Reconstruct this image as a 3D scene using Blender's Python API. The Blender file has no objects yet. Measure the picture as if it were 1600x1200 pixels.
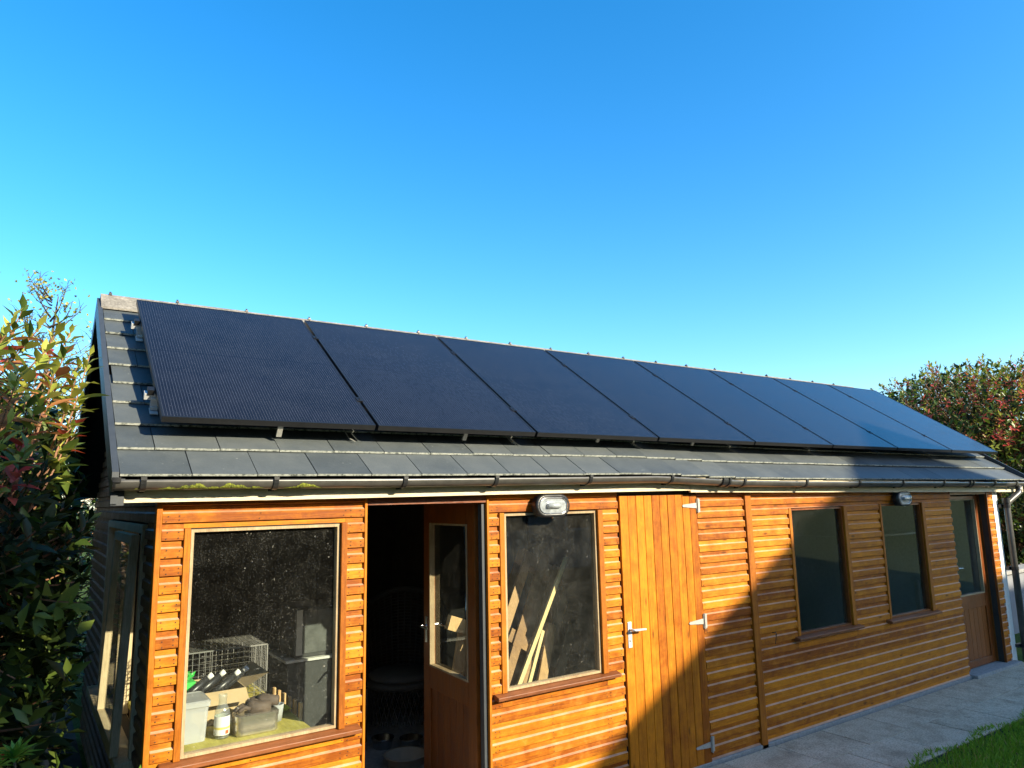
import bpy, bmesh, math, random
import numpy as np
from mathutils import Vector, Matrix, Quaternion
random.seed(7); rng = np.random.default_rng(7)
R = math.radians
scene = bpy.context.scene
col = scene.collection

# ------------------------------------------------------------------ camera
CAM = Vector((0.0, -3.7747, 1.9180)); FPX = 1112.13
AX = Vector((0.82882112, -0.55912896, -0.02074505))
AY = Vector((-0.07216761, -0.14359734, 0.98700134))
AF = Vector((0.55483996, 0.81655043, 0.15936751))
cd = bpy.data.cameras.new('camera'); cam = bpy.data.objects.new('camera', cd); col.objects.link(cam)
cd.sensor_width = 36; cd.lens = FPX / 1600 * 36; cd.clip_start = 0.05; cd.clip_end = 2000
cam.matrix_world = Matrix(((AX.x, AY.x, -AF.x, CAM.x), (AX.y, AY.y, -AF.y, CAM.y), (AX.z, AY.z, -AF.z, CAM.z), (0, 0, 0, 1)))
scene.camera = cam
# a pixel of the photograph gives a direction; the distance comes from the surface named
def ray(px, py): return AX * ((px - 800) / FPX) + AY * (-(py - 600) / FPX) + AF
def at_y(px, py, y):
    r = ray(px, py); return CAM + r * ((y - CAM.y) / r.y)
def at_z(px, py, z):
    r = ray(px, py); return CAM + r * ((z - CAM.z) / r.z)
def at_x(px, py, x):
    r = ray(px, py); return CAM + r * ((x - CAM.x) / r.x)

# ------------------------------------------------------------------ light
SUN = Vector((0.5, -1.0, 0.5)).normalized()
elev = math.asin(SUN.z); azim = math.atan2(SUN.x, SUN.y)
w = bpy.data.worlds.new('World'); scene.world = w; w.use_nodes = True
wn = w.node_tree.nodes; wl = w.node_tree.links
sky = wn.new('ShaderNodeTexSky'); sky.sky_type = 'NISHITA'; sky.sun_disc = False
sky.sun_elevation = elev; sky.sun_rotation = azim
sky.air_density = 1.0; sky.dust_density = 0.8; sky.ozone_density = 3.0; sky.altitude = 0
hs = wn.new('ShaderNodeHueSaturation'); hs.inputs['Saturation'].default_value = 1.365; hs.inputs['Hue'].default_value = 0.497
wl.new(sky.outputs[0], hs.inputs['Color'])
wl.new(hs.outputs[0], wn['Background'].inputs['Color']); wn['Background'].inputs['Strength'].default_value = 0.15
sd = bpy.data.lights.new('sun', 'SUN'); sd.energy = 5.0; sd.angle = R(0.5); sd.color = (1.0, 0.89, 0.66)
so = bpy.data.objects.new('sun', sd); col.objects.link(so)
so.rotation_euler = SUN.to_track_quat('Z', 'Y').to_euler(); so.location = (8, -16, 12)
vs = scene.view_settings
vs.view_transform = 'Standard'; vs.look = 'None'; vs.exposure = 1.25; vs.gamma = 1.0; vs.use_curve_mapping = False

# ------------------------------------------------------------------ helpers
class MB:
    """collects shapes; build() links them as ONE mesh object"""
    def __init__(s): s.v = []; s.f = []; s.m = []
    def add(s, vs_, fs, mi=0):
        b = len(s.v); s.v += [tuple(p) for p in vs_]
        for f in fs: s.f.append(tuple(b + i for i in f)); s.m.append(mi)
        return s
    def box(s, x0, x1, y0, y1, z0, z1, mi=0):
        return s.add([(x0,y0,z0),(x1,y0,z0),(x1,y1,z0),(x0,y1,z0),(x0,y0,z1),(x1,y0,z1),(x1,y1,z1),(x0,y1,z1)],
                     [(0,3,2,1),(4,5,6,7),(0,1,5,4),(1,2,6,5),(2,3,7,6),(3,0,4,7)], mi)
    def bar(s, a, b, wx, wy, up=(0, 0, 1), mi=0):
        """box from a to b, cross-section wx (across) by wy (along up)"""
        a = Vector(a); b = Vector(b); d = (b - a).normalized(); u = Vector(up)
        r = d.cross(u)
        if r.length < 1e-4: r = d.cross(Vector((1, 0, 0)))
        r.normalize(); u = r.cross(d)
        P = []
        for c in (a, b):
            for i, j in ((-1,-1),(1,-1),(1,1),(-1,1)): P.append(c + r*(i*wx/2) + u*(j*wy/2))
        return s.add(P, [(0,1,2,3),(7,6,5,4),(0,4,5,1),(1,5,6,2),(2,6,7,3),(3,7,4,0)], mi)
    def tube(s, pts, rad, n=8, mi=0, caps=True):
        pts = [Vector(p) for p in pts]; rs = rad if isinstance(rad, (list, tuple)) else [rad]*len(pts)
        rings = []; ref = None
        for i, p in enumerate(pts):
            t = (pts[min(i+1, len(pts)-1)] - pts[max(i-1, 0)]).normalized()
            if ref is None: ref = t.orthogonal().normalized()
            ref = (ref - t * ref.dot(t)).normalized(); bi = t.cross(ref)
            rings.append([p + (ref*math.cos(2*math.pi*k/n) + bi*math.sin(2*math.pi*k/n))*rs[i] for k in range(n)])
        V = [q for r in rings for q in r]; F = []
        for i in range(len(pts)-1):
            for k in range(n):
                F.append((i*n+k, i*n+(k+1)%n, (i+1)*n+(k+1)%n, (i+1)*n+k))
        if caps: F.append(tuple(range(n-1, -1, -1))); F.append(tuple((len(pts)-1)*n + k for k in range(n)))
        return s.add(V, F, mi)
    def lathe(s, c, prof, n=24, axis='z', mi=0, sx=1, sy=1):
        V = []; F = []
        for r, h in prof:
            for k in range(n):
                a = 2*math.pi*k/n
                if axis == 'z': V.append((c[0]+r*sx*math.cos(a), c[1]+r*sy*math.sin(a), c[2]+h))
                else: V.append((c[0]+r*sx*math.cos(a), c[1]+h, c[2]+r*sy*math.sin(a)))
        for i in range(len(prof)-1):
            for k in range(n):
                q = (i*n+k, i*n+(k+1)%n, (i+1)*n+(k+1)%n, (i+1)*n+k)
                F.append(q if axis == 'z' else q[::-1])
        return s.add(V, F, mi)
    def prism(s, poly, a0, a1, axis='x', mi=0):
        """poly of (u,v) extruded between a0 and a1 along axis; x: (y,z)  y: (x,z)  z: (x,y)"""
        n = len(poly); V = []
        for a in (a0, a1):
            for u, v in poly: V.append({'x': (a,u,v), 'y': (u,a,v), 'z': (u,v,a)}[axis])
        F = [(i, (i+1)%n, n+(i+1)%n, n+i) for i in range(n)]
        F += [tuple(range(n-1, -1, -1)), tuple(range(n, 2*n))]
        return s.add(V, F, mi)
    def mesh(s, name, mats, off=(0,0,0), smooth=False):
        me = bpy.data.meshes.new(name)
        o = Vector(off)
        me.from_pydata([Vector(p) - o for p in s.v], [], s.f)
        for m in (mats if isinstance(mats, (list, tuple)) else [mats]): me.materials.append(m)
        me.polygons.foreach_set('material_index', s.m)
        if smooth: me.polygons.foreach_set('use_smooth', [True]*len(me.polygons))
        bm = bmesh.new(); bm.from_mesh(me); bmesh.ops.recalc_face_normals(bm, faces=bm.faces); bm.to_mesh(me); bm.free()
        me.update(); return me
    def build(s, name, mats, parent=None, off=None, smooth=False, bevel=0):
        if off is None: off = base_of(parent)
        ob = bpy.data.objects.new(name, s.mesh(name, mats, off, smooth)); col.objects.link(ob)
        ob.parent = parent
        if parent is None: ob.location = off
        if bevel:
            b = ob.modifiers.new('bevel', 'BEVEL'); b.width = bevel; b.segments = 2; b.limit_method = 'ANGLE'
        return ob
def base_of(o):
    v = Vector((0, 0, 0))
    while o is not None: v = v + o.location; o = o.parent
    return v
def thing(name, loc, label, cat, group=None):
    o = bpy.data.objects.new(name, None); col.objects.link(o); o.location = loc; o.empty_display_size = 0.1
    return tag(o, label, cat, group)
def tag(o, label=None, cat=None, group=None, kind=None):
    if label: o['label'] = label
    if cat: o['category'] = cat
    if group: o['group'] = group
    if kind: o['kind'] = kind
    return o
def place(name, me, parent, loc, rot=None, scale=None):
    o = bpy.data.objects.new(name, me); col.objects.link(o); o.parent = parent
    o.location = Vector(loc) - base_of(parent)
    if rot is not None:
        o.rotation_mode = 'QUATERNION'; o.rotation_quaternion = rot
    if scale is not None: o.scale = scale
    return o

# ------------------------------------------------------------------ materials
class NT:
    def __init__(s, name):
        s.m = bpy.data.materials.new(name); s.m.use_nodes = True
        s.n = s.m.node_tree.nodes; s.l = s.m.node_tree.links
        s.b = s.n['Principled BSDF']; s.out = s.n['Material Output']
    def new(s, t, **k):
        n = s.n.new(t)
        for a, v in k.items():
            if a in n.inputs: s.set(n, a, v)
            else: setattr(n, a, v)
        return n
    def set(s, n, key, v):
        if isinstance(v, bpy.types.NodeSocket): s.l.new(v, n.inputs[key])
        else: n.inputs[key].default_value = v
    def math(s, op, a, b=0.5, c=None):
        n = s.n.new('ShaderNodeMath'); n.operation = op; s.set(n, 0, a); s.set(n, 1, b)
        if c is not None: s.set(n, 2, c)
        return n.outputs[0]
    def mix(s, f, a, b, mode='MIX'):
        n = s.n.new('ShaderNodeMix'); n.data_type = 'RGBA'; n.blend_type = mode
        for k, v in ((0, f), (6, a), (7, b)):
            if not isinstance(v, bpy.types.NodeSocket) and k and len(v) == 3: v = (*v, 1)
            s.set(n, k, v)
        return n.outputs[2]
    def ramp(s, f, stops):
        n = s.n.new('ShaderNodeValToRGB'); s.l.new(f, n.inputs[0])
        e = n.color_ramp.elements
        while len(e) < len(stops): e.new(0.5)
        for el, (p, c) in zip(e, stops): el.position = p; el.color = (*c, 1) if len(c) == 3 else c
        return n.outputs[0]
    def coords(s, kind='Object', rnd=True, scale=(1,1,1)):
        tc = s.n.new('ShaderNodeTexCoord'); c = tc.outputs[kind]
        if rnd:
            oi = s.n.new('ShaderNodeObjectInfo'); r = s.math('MULTIPLY', oi.outputs['Random'], 37.0)
            cx = s.n.new('ShaderNodeCombineXYZ'); s.l.new(r, cx.inputs[0]); s.l.new(r, cx.inputs[1]); s.l.new(s.math('MULTIPLY', r, 3.1), cx.inputs[2])
            va = s.n.new('ShaderNodeVectorMath'); s.l.new(c, va.inputs[0]); s.l.new(cx.outputs[0], va.inputs[1]); c = va.outputs[0]
        mp = s.n.new('ShaderNodeMapping'); mp.inputs['Scale'].default_value = scale; s.l.new(c, mp.inputs['Vector'])
        return mp.outputs[0]
    def noise(s, v, scale, detail=4, rough=0.6, dist=0.0):
        n = s.n.new('ShaderNodeTexNoise'); s.l.new(v, n.inputs['Vector'])
        n.inputs['Scale'].default_value = scale; n.inputs['Detail'].default_value = detail
        n.inputs['Roughness'].default_value = rough; n.inputs['Distortion'].default_value = dist
        return n.outputs[0]
    def bump(s, h, strength=0.3, dist=0.01):
        n = s.n.new('ShaderNodeBump'); n.inputs['Strength'].default_value = strength; n.inputs['Distance'].default_value = dist
        s.l.new(h, n.inputs['Height']); s.l.new(n.outputs[0], s.b.inputs['Normal'])
    def p(s, **k):
        names = dict(col='Base Color', rough='Roughness', metal='Metallic', spec='Specular IOR Level', trans='Transmission Weight', coat='Coat Weight')
        for a, v in k.items():
            if a == 'col' and not isinstance(v, bpy.types.NodeSocket): v = (*v, 1)
            s.set(s.b, names[a], v)
        return s.m

def plain(name, c, rough=0.6, metal=0.0, var=0.25, scale=18, bump=0.0, spec=0.5):
    c = tuple(x*0.86 for x in c)
    t = NT(name); v = t.coords(); n = t.noise(v, scale, 5)
    t.p(col=t.ramp(n, [(0.25, tuple(x*(1-var) for x in c)), (0.75, tuple(min(1, x*(1+var)) for x in c))]), rough=rough, metal=metal, spec=spec)
    if bump: t.bump(n, bump, 0.01)
    return t.m

def wood(name, dark, light, axis='x', rough=0.5, tone=0.35, knots=True, grain=1.0, spec=0.4, weather=0.0):
    dark = tuple(x*0.85 for x in dark); light = tuple(x*0.85 for x in light)
    t = NT(name)
    st = {'x': (0.9, 16, 16), 'y': (16, 0.9, 16), 'z': (16, 16, 0.9)}[axis]
    v = t.coords(scale=st); v2 = t.coords(scale=tuple(a*0.22 for a in st)); v3 = t.coords(scale=(1, 1, 1))
    g = t.noise(v, 3.2*grain, 6, 0.65, 0.6); fine = t.noise(v, 14*grain, 3, 0.7, 0.2)
    big = t.noise(v2, 2.6, 3, 0.5, 0.4); blot = t.noise(v3, 9.0, 5, 0.7)
    oi = t.new('ShaderNodeObjectInfo')
    f = t.math('ADD', t.math('MULTIPLY', g, 0.55), t.math('MULTIPLY', big, 0.45))
    f = t.math('ADD', f, t.math('MULTIPLY', t.math('SUBTRACT', oi.outputs['Random'], 0.5), tone))
    f = t.math('ADD', f, t.math('MULTIPLY', t.math('SUBTRACT', blot, 0.5), 0.75))
    mid = tuple((a+b)/2 for a, b in zip(dark, light))
    c = t.ramp(f, [(0.28, dark), (0.5, mid), (0.74, light)])
    fl = t.ramp(fine, [(0.33, (0.62, 0.60, 0.55)), (0.58, (1, 1, 1))])
    c = t.mix(0.7, c, fl, 'MULTIPLY')
    if knots:
        vo = t.new('ShaderNodeTexVoronoi'); vk = t.coords(scale={'x': (3.2, 10, 10), 'y': (10, 3.2, 10), 'z': (10, 10, 3.2)}[axis])
        t.l.new(vk, vo.inputs['Vector']); vo.inputs['Scale'].default_value = 1.0
        k = t.ramp(vo.outputs['Distance'], [(0.05, (1, 1, 1)), (0.13, (0, 0, 0))])
        c = t.mix(t.math('MULTIPLY', k, 0.75), c, tuple(x*0.3 for x in dark))
    if weather:
        wn_ = t.noise(v3, 9, 6, 0.75)
        k = t.ramp(wn_, [(0.55, (0, 0, 0)), (0.72, (1, 1, 1))])
        c = t.mix(t.math('MULTIPLY', k, weather), c, (0.40, 0.26, 0.12))
    t.p(col=c, rough=t.ramp(blot, [(0.3, (rough*0.8,)*3), (0.7, (min(1, rough*1.3),)*3)]), spec=spec)
    t.bump(t.math('ADD', g, fine), 0.25, 0.004)
    return t.m

M = {}
M['clad'] = wood('varnished_cladding', (0.27, 0.066, 0.003), (0.68, 0.240, 0.008), 'x', 0.55, 0.32, weather=0.15, spec=0.20)
M['worn'] = wood('worn_board_edge', (0.48, 0.22, 0.12), (0.80, 0.46, 0.27), 'x', 0.35, 0.2, False, spec=0.6)  # pale glossy ledge paints in the bright line of reflected sky
M['clad_y'] = wood('varnished_cladding_side', (0.09, 0.040, 0.016), (0.17, 0.085, 0.03), 'y', 0.5, 0.5)  # same cladding, darkened so the gable side's shade is in the colour
M['plank'] = wood('varnished_door_plank', (0.30, 0.078, 0.003), (0.70, 0.240, 0.008), 'z', 0.55, 0.34, spec=0.20)
M['trim_z'] = wood('stained_trim_upright', (0.29, 0.080, 0.005), (0.56, 0.185, 0.010), 'z', 0.55, 0.25, False, spec=0.22)
M['trim_x'] = wood('stained_trim_level', (0.29, 0.080, 0.005), (0.56, 0.185, 0.010), 'x', 0.55, 0.25, False, spec=0.22)
M['door_z'] = wood('brown_stained_door', (0.16, 0.036, 0.005), (0.30, 0.085, 0.010), 'z', 0.4, 0.2, False)
M['door_x'] = wood('brown_stained_rail', (0.16, 0.036, 0.005), (0.30, 0.085, 0.010), 'x', 0.4, 0.2, False)
M['sill'] = wood('dark_stained_sill', (0.16, 0.05, 0.016), (0.30, 0.10, 0.03), 'x', 0.45, 0.2, False)
M['cream_x'] = wood('pale_bare_wood_level', (0.70, 0.57, 0.36), (0.86, 0.76, 0.55), 'x', 0.65, 0.15, False, weather=0.3)
M['cream_z'] = wood('pale_bare_wood_upright', (0.48, 0.36, 0.20), (0.70, 0.57, 0.36), 'z', 0.65, 0.15, False, weather=0.3)
M['bead'] = wood('worn_window_bead', (0.30, 0.20, 0.10), (0.54, 0.41, 0.24), 'z', 0.65, 0.15, False, weather=0.3)
M['pine_z'] = wood('raw_pine_upright', (0.42, 0.25, 0.10), (0.66, 0.44, 0.20), 'z', 0.7, 0.35)
M['pine_x'] = wood('raw_pine_level', (0.42, 0.25, 0.10), (0.66, 0.44, 0.20), 'x', 0.7, 0.35)
M['pallet'] = wood('weathered_pallet', (0.26, 0.15, 0.07), (0.46, 0.29, 0.14), 'z', 0.8, 0.45)
M['pine_bright'] = wood('fresh_pine', (0.66, 0.48, 0.20), (0.80, 0.62, 0.30), 'z', 0.7, 0.1, False)
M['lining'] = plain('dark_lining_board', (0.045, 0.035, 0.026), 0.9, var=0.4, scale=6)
M['white'] = plain('white_painted_timber', (0.72, 0.71, 0.66), 0.6, var=0.12, scale=30)
M['black_plastic'] = plain('black_plastic', (0.022, 0.023, 0.024), 0.35, var=0.3, scale=20)
M['dark_metal'] = plain('dark_anodised', (0.03, 0.031, 0.033), 0.35, 0.6, var=0.2)
M['silver'] = plain('bare_aluminium', (0.72, 0.72, 0.70), 0.40, 0.35, var=0.12, scale=40)
M['zinc'] = plain('galvanised_steel', (0.42, 0.41, 0.37), 0.55, 0.45, var=0.2, scale=60)
M['steel'] = plain('stainless_steel', (0.55, 0.55, 0.54), 0.22, 1.0, var=0.1, scale=30)
M['concrete'] = plain('rough_concrete', (0.30, 0.29, 0.27), 0.95, var=0.3, scale=35, bump=0.5)
M['verge'] = plain('grey_verge_plastic', (0.045, 0.052, 0.06), 0.45, var=0.15)
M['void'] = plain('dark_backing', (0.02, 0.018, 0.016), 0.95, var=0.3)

def m_slate():
    t = NT('grey_slate'); v = t.coords(); n = t.noise(v, 6, 6, 0.65); f = t.noise(v, 60, 4, 0.7)
    oi = t.new('ShaderNodeObjectInfo')
    c = t.ramp(t.math('ADD', t.math('MULTIPLY', n, 0.7), t.math('MULTIPLY', oi.outputs['Random'], 0.3)), [(0.3, (0.048, 0.057, 0.061)), (0.55, (0.070, 0.080, 0.082)), (0.8, (0.094, 0.103, 0.101))])
    k = t.ramp(t.noise(v, 34, 3, 0.5), [(0.70, (0, 0, 0)), (0.76, (1, 1, 1))])
    c = t.mix(t.math('MULTIPLY', k, 0.35), c, (0.34, 0.36, 0.32))
    t.p(col=c, rough=0.55, spec=0.45); t.bump(t.math('ADD', n, f), 0.25, 0.004); return t.m
def m_slate_edge():
    t = NT('lichened_slate_edge'); v = t.coords(); n = t.noise(v, 45, 5, 0.75)
    t.p(col=t.ramp(n, [(0.38, (0.07, 0.08, 0.075)), (0.5, (0.33, 0.35, 0.31)), (0.7, (0.52, 0.52, 0.46))]), rough=0.9); return t.m
def m_ridge():
    t = NT('weathered_ridge_tile'); v = t.coords(); n = t.noise(v, 14, 6, 0.7); k = t.noise(v, 70, 3)
    t.p(col=t.mix(0.5, t.ramp(n, [(0.3, (0.13, 0.12, 0.10)), (0.7, (0.31, 0.28, 0.235))]), t.ramp(k, [(0.4, (0.4, 0.4, 0.4)), (0.6, (1, 1, 1))]), 'MULTIPLY'), rough=0.95)
    t.bump(k, 0.5, 0.004); return t.m
def m_solar():
    t = NT('black_solar_cells'); tc = t.new('ShaderNodeTexCoord'); sp = t.new('ShaderNodeSeparateXYZ'); t.l.new(tc.outputs['Object'], sp.inputs[0])
    x, y = sp.outputs[0], sp.outputs[1]
    def line(c, pitch, width, ofs=0.0):
        f = t.math('FRACT', t.math('DIVIDE', t.math('ADD', c, ofs), pitch))
        return t.math('LESS_THAN', f, width / pitch)
    bus = line(x, 0.0152, 0.0022, 0.004)
    dash = t.ramp(t.noise(t.coords('Object', True, (1, 0.35, 1)), 55, 2, 0.6), [(0.36, (0.55,)*3), (0.62, (1, 1, 1))])
    gapx = line(x, 0.1824, 0.003, -0.0185); gapy = line(y, 0.0935, 0.0028, -0.012)
    mid = t.math('LESS_THAN', t.math('ABSOLUTE', t.math('SUBTRACT', y, 0.861)), 0.004)
    vn = t.coords('Object', True); n = t.noise(vn, 5, 4, 0.6); s = t.noise(vn, 130, 2, 0.5)
    base = t.ramp(n, [(0.3, (0.006, 0.0065, 0.010)), (0.7, (0.010, 0.011, 0.016))])
    c = t.mix(t.math('MULTIPLY', t.math('MULTIPLY', bus, dash), 0.45), base, (0.10, 0.11, 0.14))
    c = t.mix(t.math('MULTIPLY', t.math('MAXIMUM', gapx, gapy), 0.3), c, (0.012, 0.012, 0.018))
    c = t.mix(t.math('MULTIPLY', mid, 0.6), c, (0.003, 0.003, 0.005))
    sk = t.ramp(s, [(0.735, (0, 0, 0)), (0.76, (1, 1, 1))])
    c = t.mix(t.math('MULTIPLY', sk, 0.5), c, (0.30, 0.31, 0.33))
    t.p(col=c, rough=t.ramp(n, [(0.3, (0.14,)*3), (0.7, (0.22,)*3)]), spec=0.21); return t.m
def m_glass(name, dust_haze, speck, tint=(0.93, 0.95, 0.94)):
    t = NT(name); v = t.coords('Object', True); t.n.remove(t.b)
    tr = t.new('ShaderNodeBsdfTransparent'); tr.inputs[0].default_value = (*tint, 1)
    gl = t.new('ShaderNodeBsdfGlossy'); gl.inputs['Roughness'].default_value = 0.02; gl.inputs[0].default_value = (1, 1, 1, 1)
    fr = t.new('ShaderNodeFresnel'); fr.inputs['IOR'].default_value = 1.5
    m1 = t.new('ShaderNodeMixShader'); t.l.new(t.math('MULTIPLY', fr.outputs[0], t.math('SUBTRACT', 1.0, t.new('ShaderNodeNewGeometry').outputs['Backfacing'])), m1.inputs[0]); t.l.new(tr.outputs[0], m1.inputs[1]); t.l.new(gl.outputs[0], m1.inputs[2])
    df = t.new('ShaderNodeBsdfDiffuse'); df.inputs[0].default_value = (0.62, 0.60, 0.54, 1)
    tl = t.new('ShaderNodeBsdfTranslucent'); tl.inputs[0].default_value = (0.3, 0.29, 0.26, 1)
    ad = t.new('ShaderNodeAddShader'); t.l.new(df.outputs[0], ad.inputs[0]); t.l.new(tl.outputs[0], ad.inputs[1])
    sp1 = t.ramp(t.noise(v, 170, 3, 0.7), [(0.600, (0, 0, 0)), (0.73, (1, 1, 1))])
    sp2 = t.ramp(t.noise(v, 52, 3, 0.6), [(0.71, (0, 0, 0)), (0.74, (1, 1, 1))])
    vs_ = t.coords('Object', True, (1.2, 1.2, 0.12)); st = t.ramp(t.noise(vs_, 40, 3, 0.6), [(0.62, (0, 0, 0)), (0.75, (1, 1, 1))])
    clo = t.math('MULTIPLY', t.ramp(t.noise(v, 2.6, 4, 0.6), [(0.34, (0.40,)*3), (0.66, (1, 1, 1))]), t.ramp(t.noise(v, 13, 3, 0.6), [(0.32, (0.40,)*3), (0.62, (1.0,)*3)]))
    d = t.math('MULTIPLY', t.math('ADD', t.math('MULTIPLY', sp1, speck*1.0), t.math('ADD', t.math('MULTIPLY', sp2, speck*2.0), t.math('ADD', t.math('MULTIPLY', st, speck*0.12), dust_haze))), clo)
    d = t.math('MINIMUM', d, 0.75)
    m2 = t.new('ShaderNodeMixShader'); t.l.new(d, m2.inputs[0]); t.l.new(m1.outputs[0], m2.inputs[1]); t.l.new(ad.outputs[0], m2.inputs[2])
    t.l.new(m2.outputs[0], t.out.inputs[0]); return t.m
def m_clear(name, tint, haze=0.08):
    t = NT(name); t.n.remove(t.b)
    tr = t.new('ShaderNodeBsdfTransparent'); tr.inputs[0].default_value = (*tint, 1)
    gl = t.new('ShaderNodeBsdfGlossy'); gl.inputs['Roughness'].default_value = 0.05
    df = t.new('ShaderNodeBsdfDiffuse'); df.inputs[0].default_value = (0.75, 0.76, 0.74, 1)
    fr = t.new('ShaderNodeFresnel'); fr.inputs['IOR'].default_value = 1.5
    m0 = t.new('ShaderNodeMixShader'); m0.inputs[0].default_value = haze
    t.l.new(tr.outputs[0], m0.inputs[1]); t.l.new(df.outputs[0], m0.inputs[2])
    m1 = t.new('ShaderNodeMixShader'); t.l.new(t.math('MULTIPLY', fr.outputs[0], t.math('SUBTRACT', 1.0, t.new('ShaderNodeNewGeometry').outputs['Backfacing'])), m1.inputs[0]); t.l.new(m0.outputs[0], m1.inputs[1]); t.l.new(gl.outputs[0], m1.inputs[2])
    t.l.new(m1.outputs[0], t.out.inputs[0]); return t.m
def m_gutter():
    t = NT('brown_black_gutter'); v = t.coords(); n = t.noise(v, 12, 5, 0.7)
    t.p(col=t.ramp(n, [(0.3, (0.045, 0.044, 0.040)), (0.7, (0.085, 0.080, 0.070))]), rough=0.32); t.bump(n, 0.1, 0.002); return t.m
def m_moss():
    t = NT('yellow_green_moss'); v = t.coords(); n = t.noise(v, 60, 5, 0.7)
    t.p(col=t.ramp(n, [(0.35, (0.05, 0.065, 0.008)), (0.65, (0.25, 0.27, 0.025))]), rough=1.0); t.bump(n, 1.0, 0.01); return t.m
def m_paving():
    t = NT('weathered_paving'); v = t.coords('Object', True); n = t.noise(v, 3.5, 6, 0.7); f = t.noise(v, 75, 4, 0.8); f2 = t.noise(v, 9, 6, 0.75)
    c = t.ramp(n, [(0.3, (0.36, 0.27, 0.17)), (0.5, (0.56, 0.44, 0.295)), (0.7, (0.67, 0.545, 0.38))])
    c = t.mix(0.8, c, t.ramp(f, [(0.38, (0.42, 0.42, 0.42)), (0.56, (1, 1, 1))]), 'MULTIPLY')
    c = t.mix(t.ramp(f2, [(0.60, (0, 0, 0)), (0.70, (0.7, 0.7, 0.7))]), c, (0.10, 0.10, 0.085))
    t.p(col=c, rough=0.92); t.bump(t.math('ADD', f, f2), 0.5, 0.004); return t.m
def m_ground():
    t = NT('lawn_soil'); v = t.coords('Object', False); n = t.noise(v, 1.6, 6, 0.7); f = t.noise(v, 40, 4, 0.7)
    c = t.ramp(n, [(0.3, (0.040, 0.070, 0.012)), (0.7, (0.085, 0.13, 0.024))])
    t.p(col=t.mix(0.6, c, t.ramp(f, [(0.3, (0.4, 0.4, 0.4)), (0.7, (1, 1, 1))]), 'MULTIPLY'), rough=1.0, spec=0.1); t.bump(f, 0.8, 0.03); return t.m
def m_leafattr(name, rough=0.35, transl=0.35):
    t = NT(name); a = t.new('ShaderNodeVertexColor'); a.layer_name = 'leafcol'
    t.p(col=a.outputs[0], rough=rough, spec=0.28)
    tl = t.new('ShaderNodeBsdfTranslucent'); t.l.new(t.mix(1.0, a.outputs[0], (1.0, 1.0, 0.55), 'MULTIPLY'), tl.inputs[0])
    ms = t.new('ShaderNodeMixShader'); ms.inputs[0].default_value = transl
    t.l.new(t.b.outputs[0], ms.inputs[1]); t.l.new(tl.outputs[0], ms.inputs[2]); t.l.new(ms.outputs[0], t.out.inputs[0]); return t.m
def m_leaf(name, c, c2, transl=0.3, rough=0.3):
    t = NT(name); v = t.coords(); n = t.noise(v, 22, 3); oi = t.new('ShaderNodeObjectInfo')
    cc = t.ramp(t.math('ADD', t.math('MULTIPLY', n, 0.4), t.math('MULTIPLY', oi.outputs['Random'], 0.6)), [(0.2, c), (0.8, c2)])
    t.p(col=cc, rough=0.4, spec=0.28)
    tl = t.new('ShaderNodeBsdfTranslucent'); t.l.new(cc, tl.inputs[0])
    ms = t.new('ShaderNodeMixShader'); ms.inputs[0].default_value = transl
    t.l.new(t.b.outputs[0], ms.inputs[1]); t.l.new(tl.outputs[0], ms.inputs[2]); t.l.new(ms.outputs[0], t.out.inputs[0]); return t.m
def m_brick():
    t = NT('red_brick'); v = t.coords('Object', False); br = t.new('ShaderNodeTexBrick'); t.l.new(v, br.inputs['Vector'])
    br.inputs['Color1'].default_value = (0.28, 0.12, 0.08, 1); br.inputs['Color2'].default_value = (0.36, 0.17, 0.11, 1); br.inputs['Mortar'].default_value = (0.4, 0.37, 0.33, 1)
    br.inputs['Scale'].default_value = 4.4
    t.p(col=br.outputs[0], rough=0.9); return t.m

M['slate'] = m_slate(); M['slate_edge'] = m_slate_edge(); M['ridge'] = m_ridge(); M['solar'] = m_solar()
M['glass1'] = m_glass('dusty_glass', 0.007, 0.22); M['glass2'] = m_glass('filmy_glass', 0.016, 0.16); M['glass3'] = m_glass('dull_glass', 0.011, 0.34, (0.78, 0.82, 0.82))  # right-hand panes: film and specks also paint in reflected haze and glints
M['gutter'] = m_gutter(); M['moss'] = m_moss(); M['paving'] = m_paving(); M['ground'] = m_ground()
M['leafattr'] = m_leafattr('leaf_blades'); M['grassattr'] = m_leafattr('grass_blades', 0.6, 0.3); M['brick'] = m_brick()
M['bark'] = plain('shrub_bark', (0.10, 0.07, 0.045), 0.9, var=0.4, scale=30, bump=0.4)
M['twig'] = plain('reddish_twig', (0.26, 0.12, 0.06), 0.7, var=0.3, scale=30)

# ================================================================== SETTING
def structure(o): o['kind'] = 'structure'; return o
structure(MB().add([(-300,-300,-0.02),(300,-300,-0.02),(300,300,-0.02),(-300,300,-0.02)], [(0,1,2,3)]).build('ground', M['ground']))
patio = structure(MB().box(-2.6, 14.0, -0.875, -0.03, -0.018, -0.006).build('patio', plain('joint_grit', (0.05, 0.045, 0.035), 1.0, var=0.4, scale=60)))
for r, (ya, yb_) in enumerate(((-0.87, -0.455), (-0.449, -0.034))):
    x = -2.6 + (0.31 if r else 0.0)
    while x < 13.5:
        dz = random.uniform(-0.002, 0.003); tl = random.uniform(-0.0015, 0.0015)
        m = MB().box(x + 0.004, x + 0.596, ya, yb_, -0.012, 0.004 + dz)
        m.v = [(a, b, c + (tl if a > x + 0.3 else -tl)) for a, b, c in m.v]
        m.build('paving_slab', M['paving'], patio, bevel=0.004); x += 0.6
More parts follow.
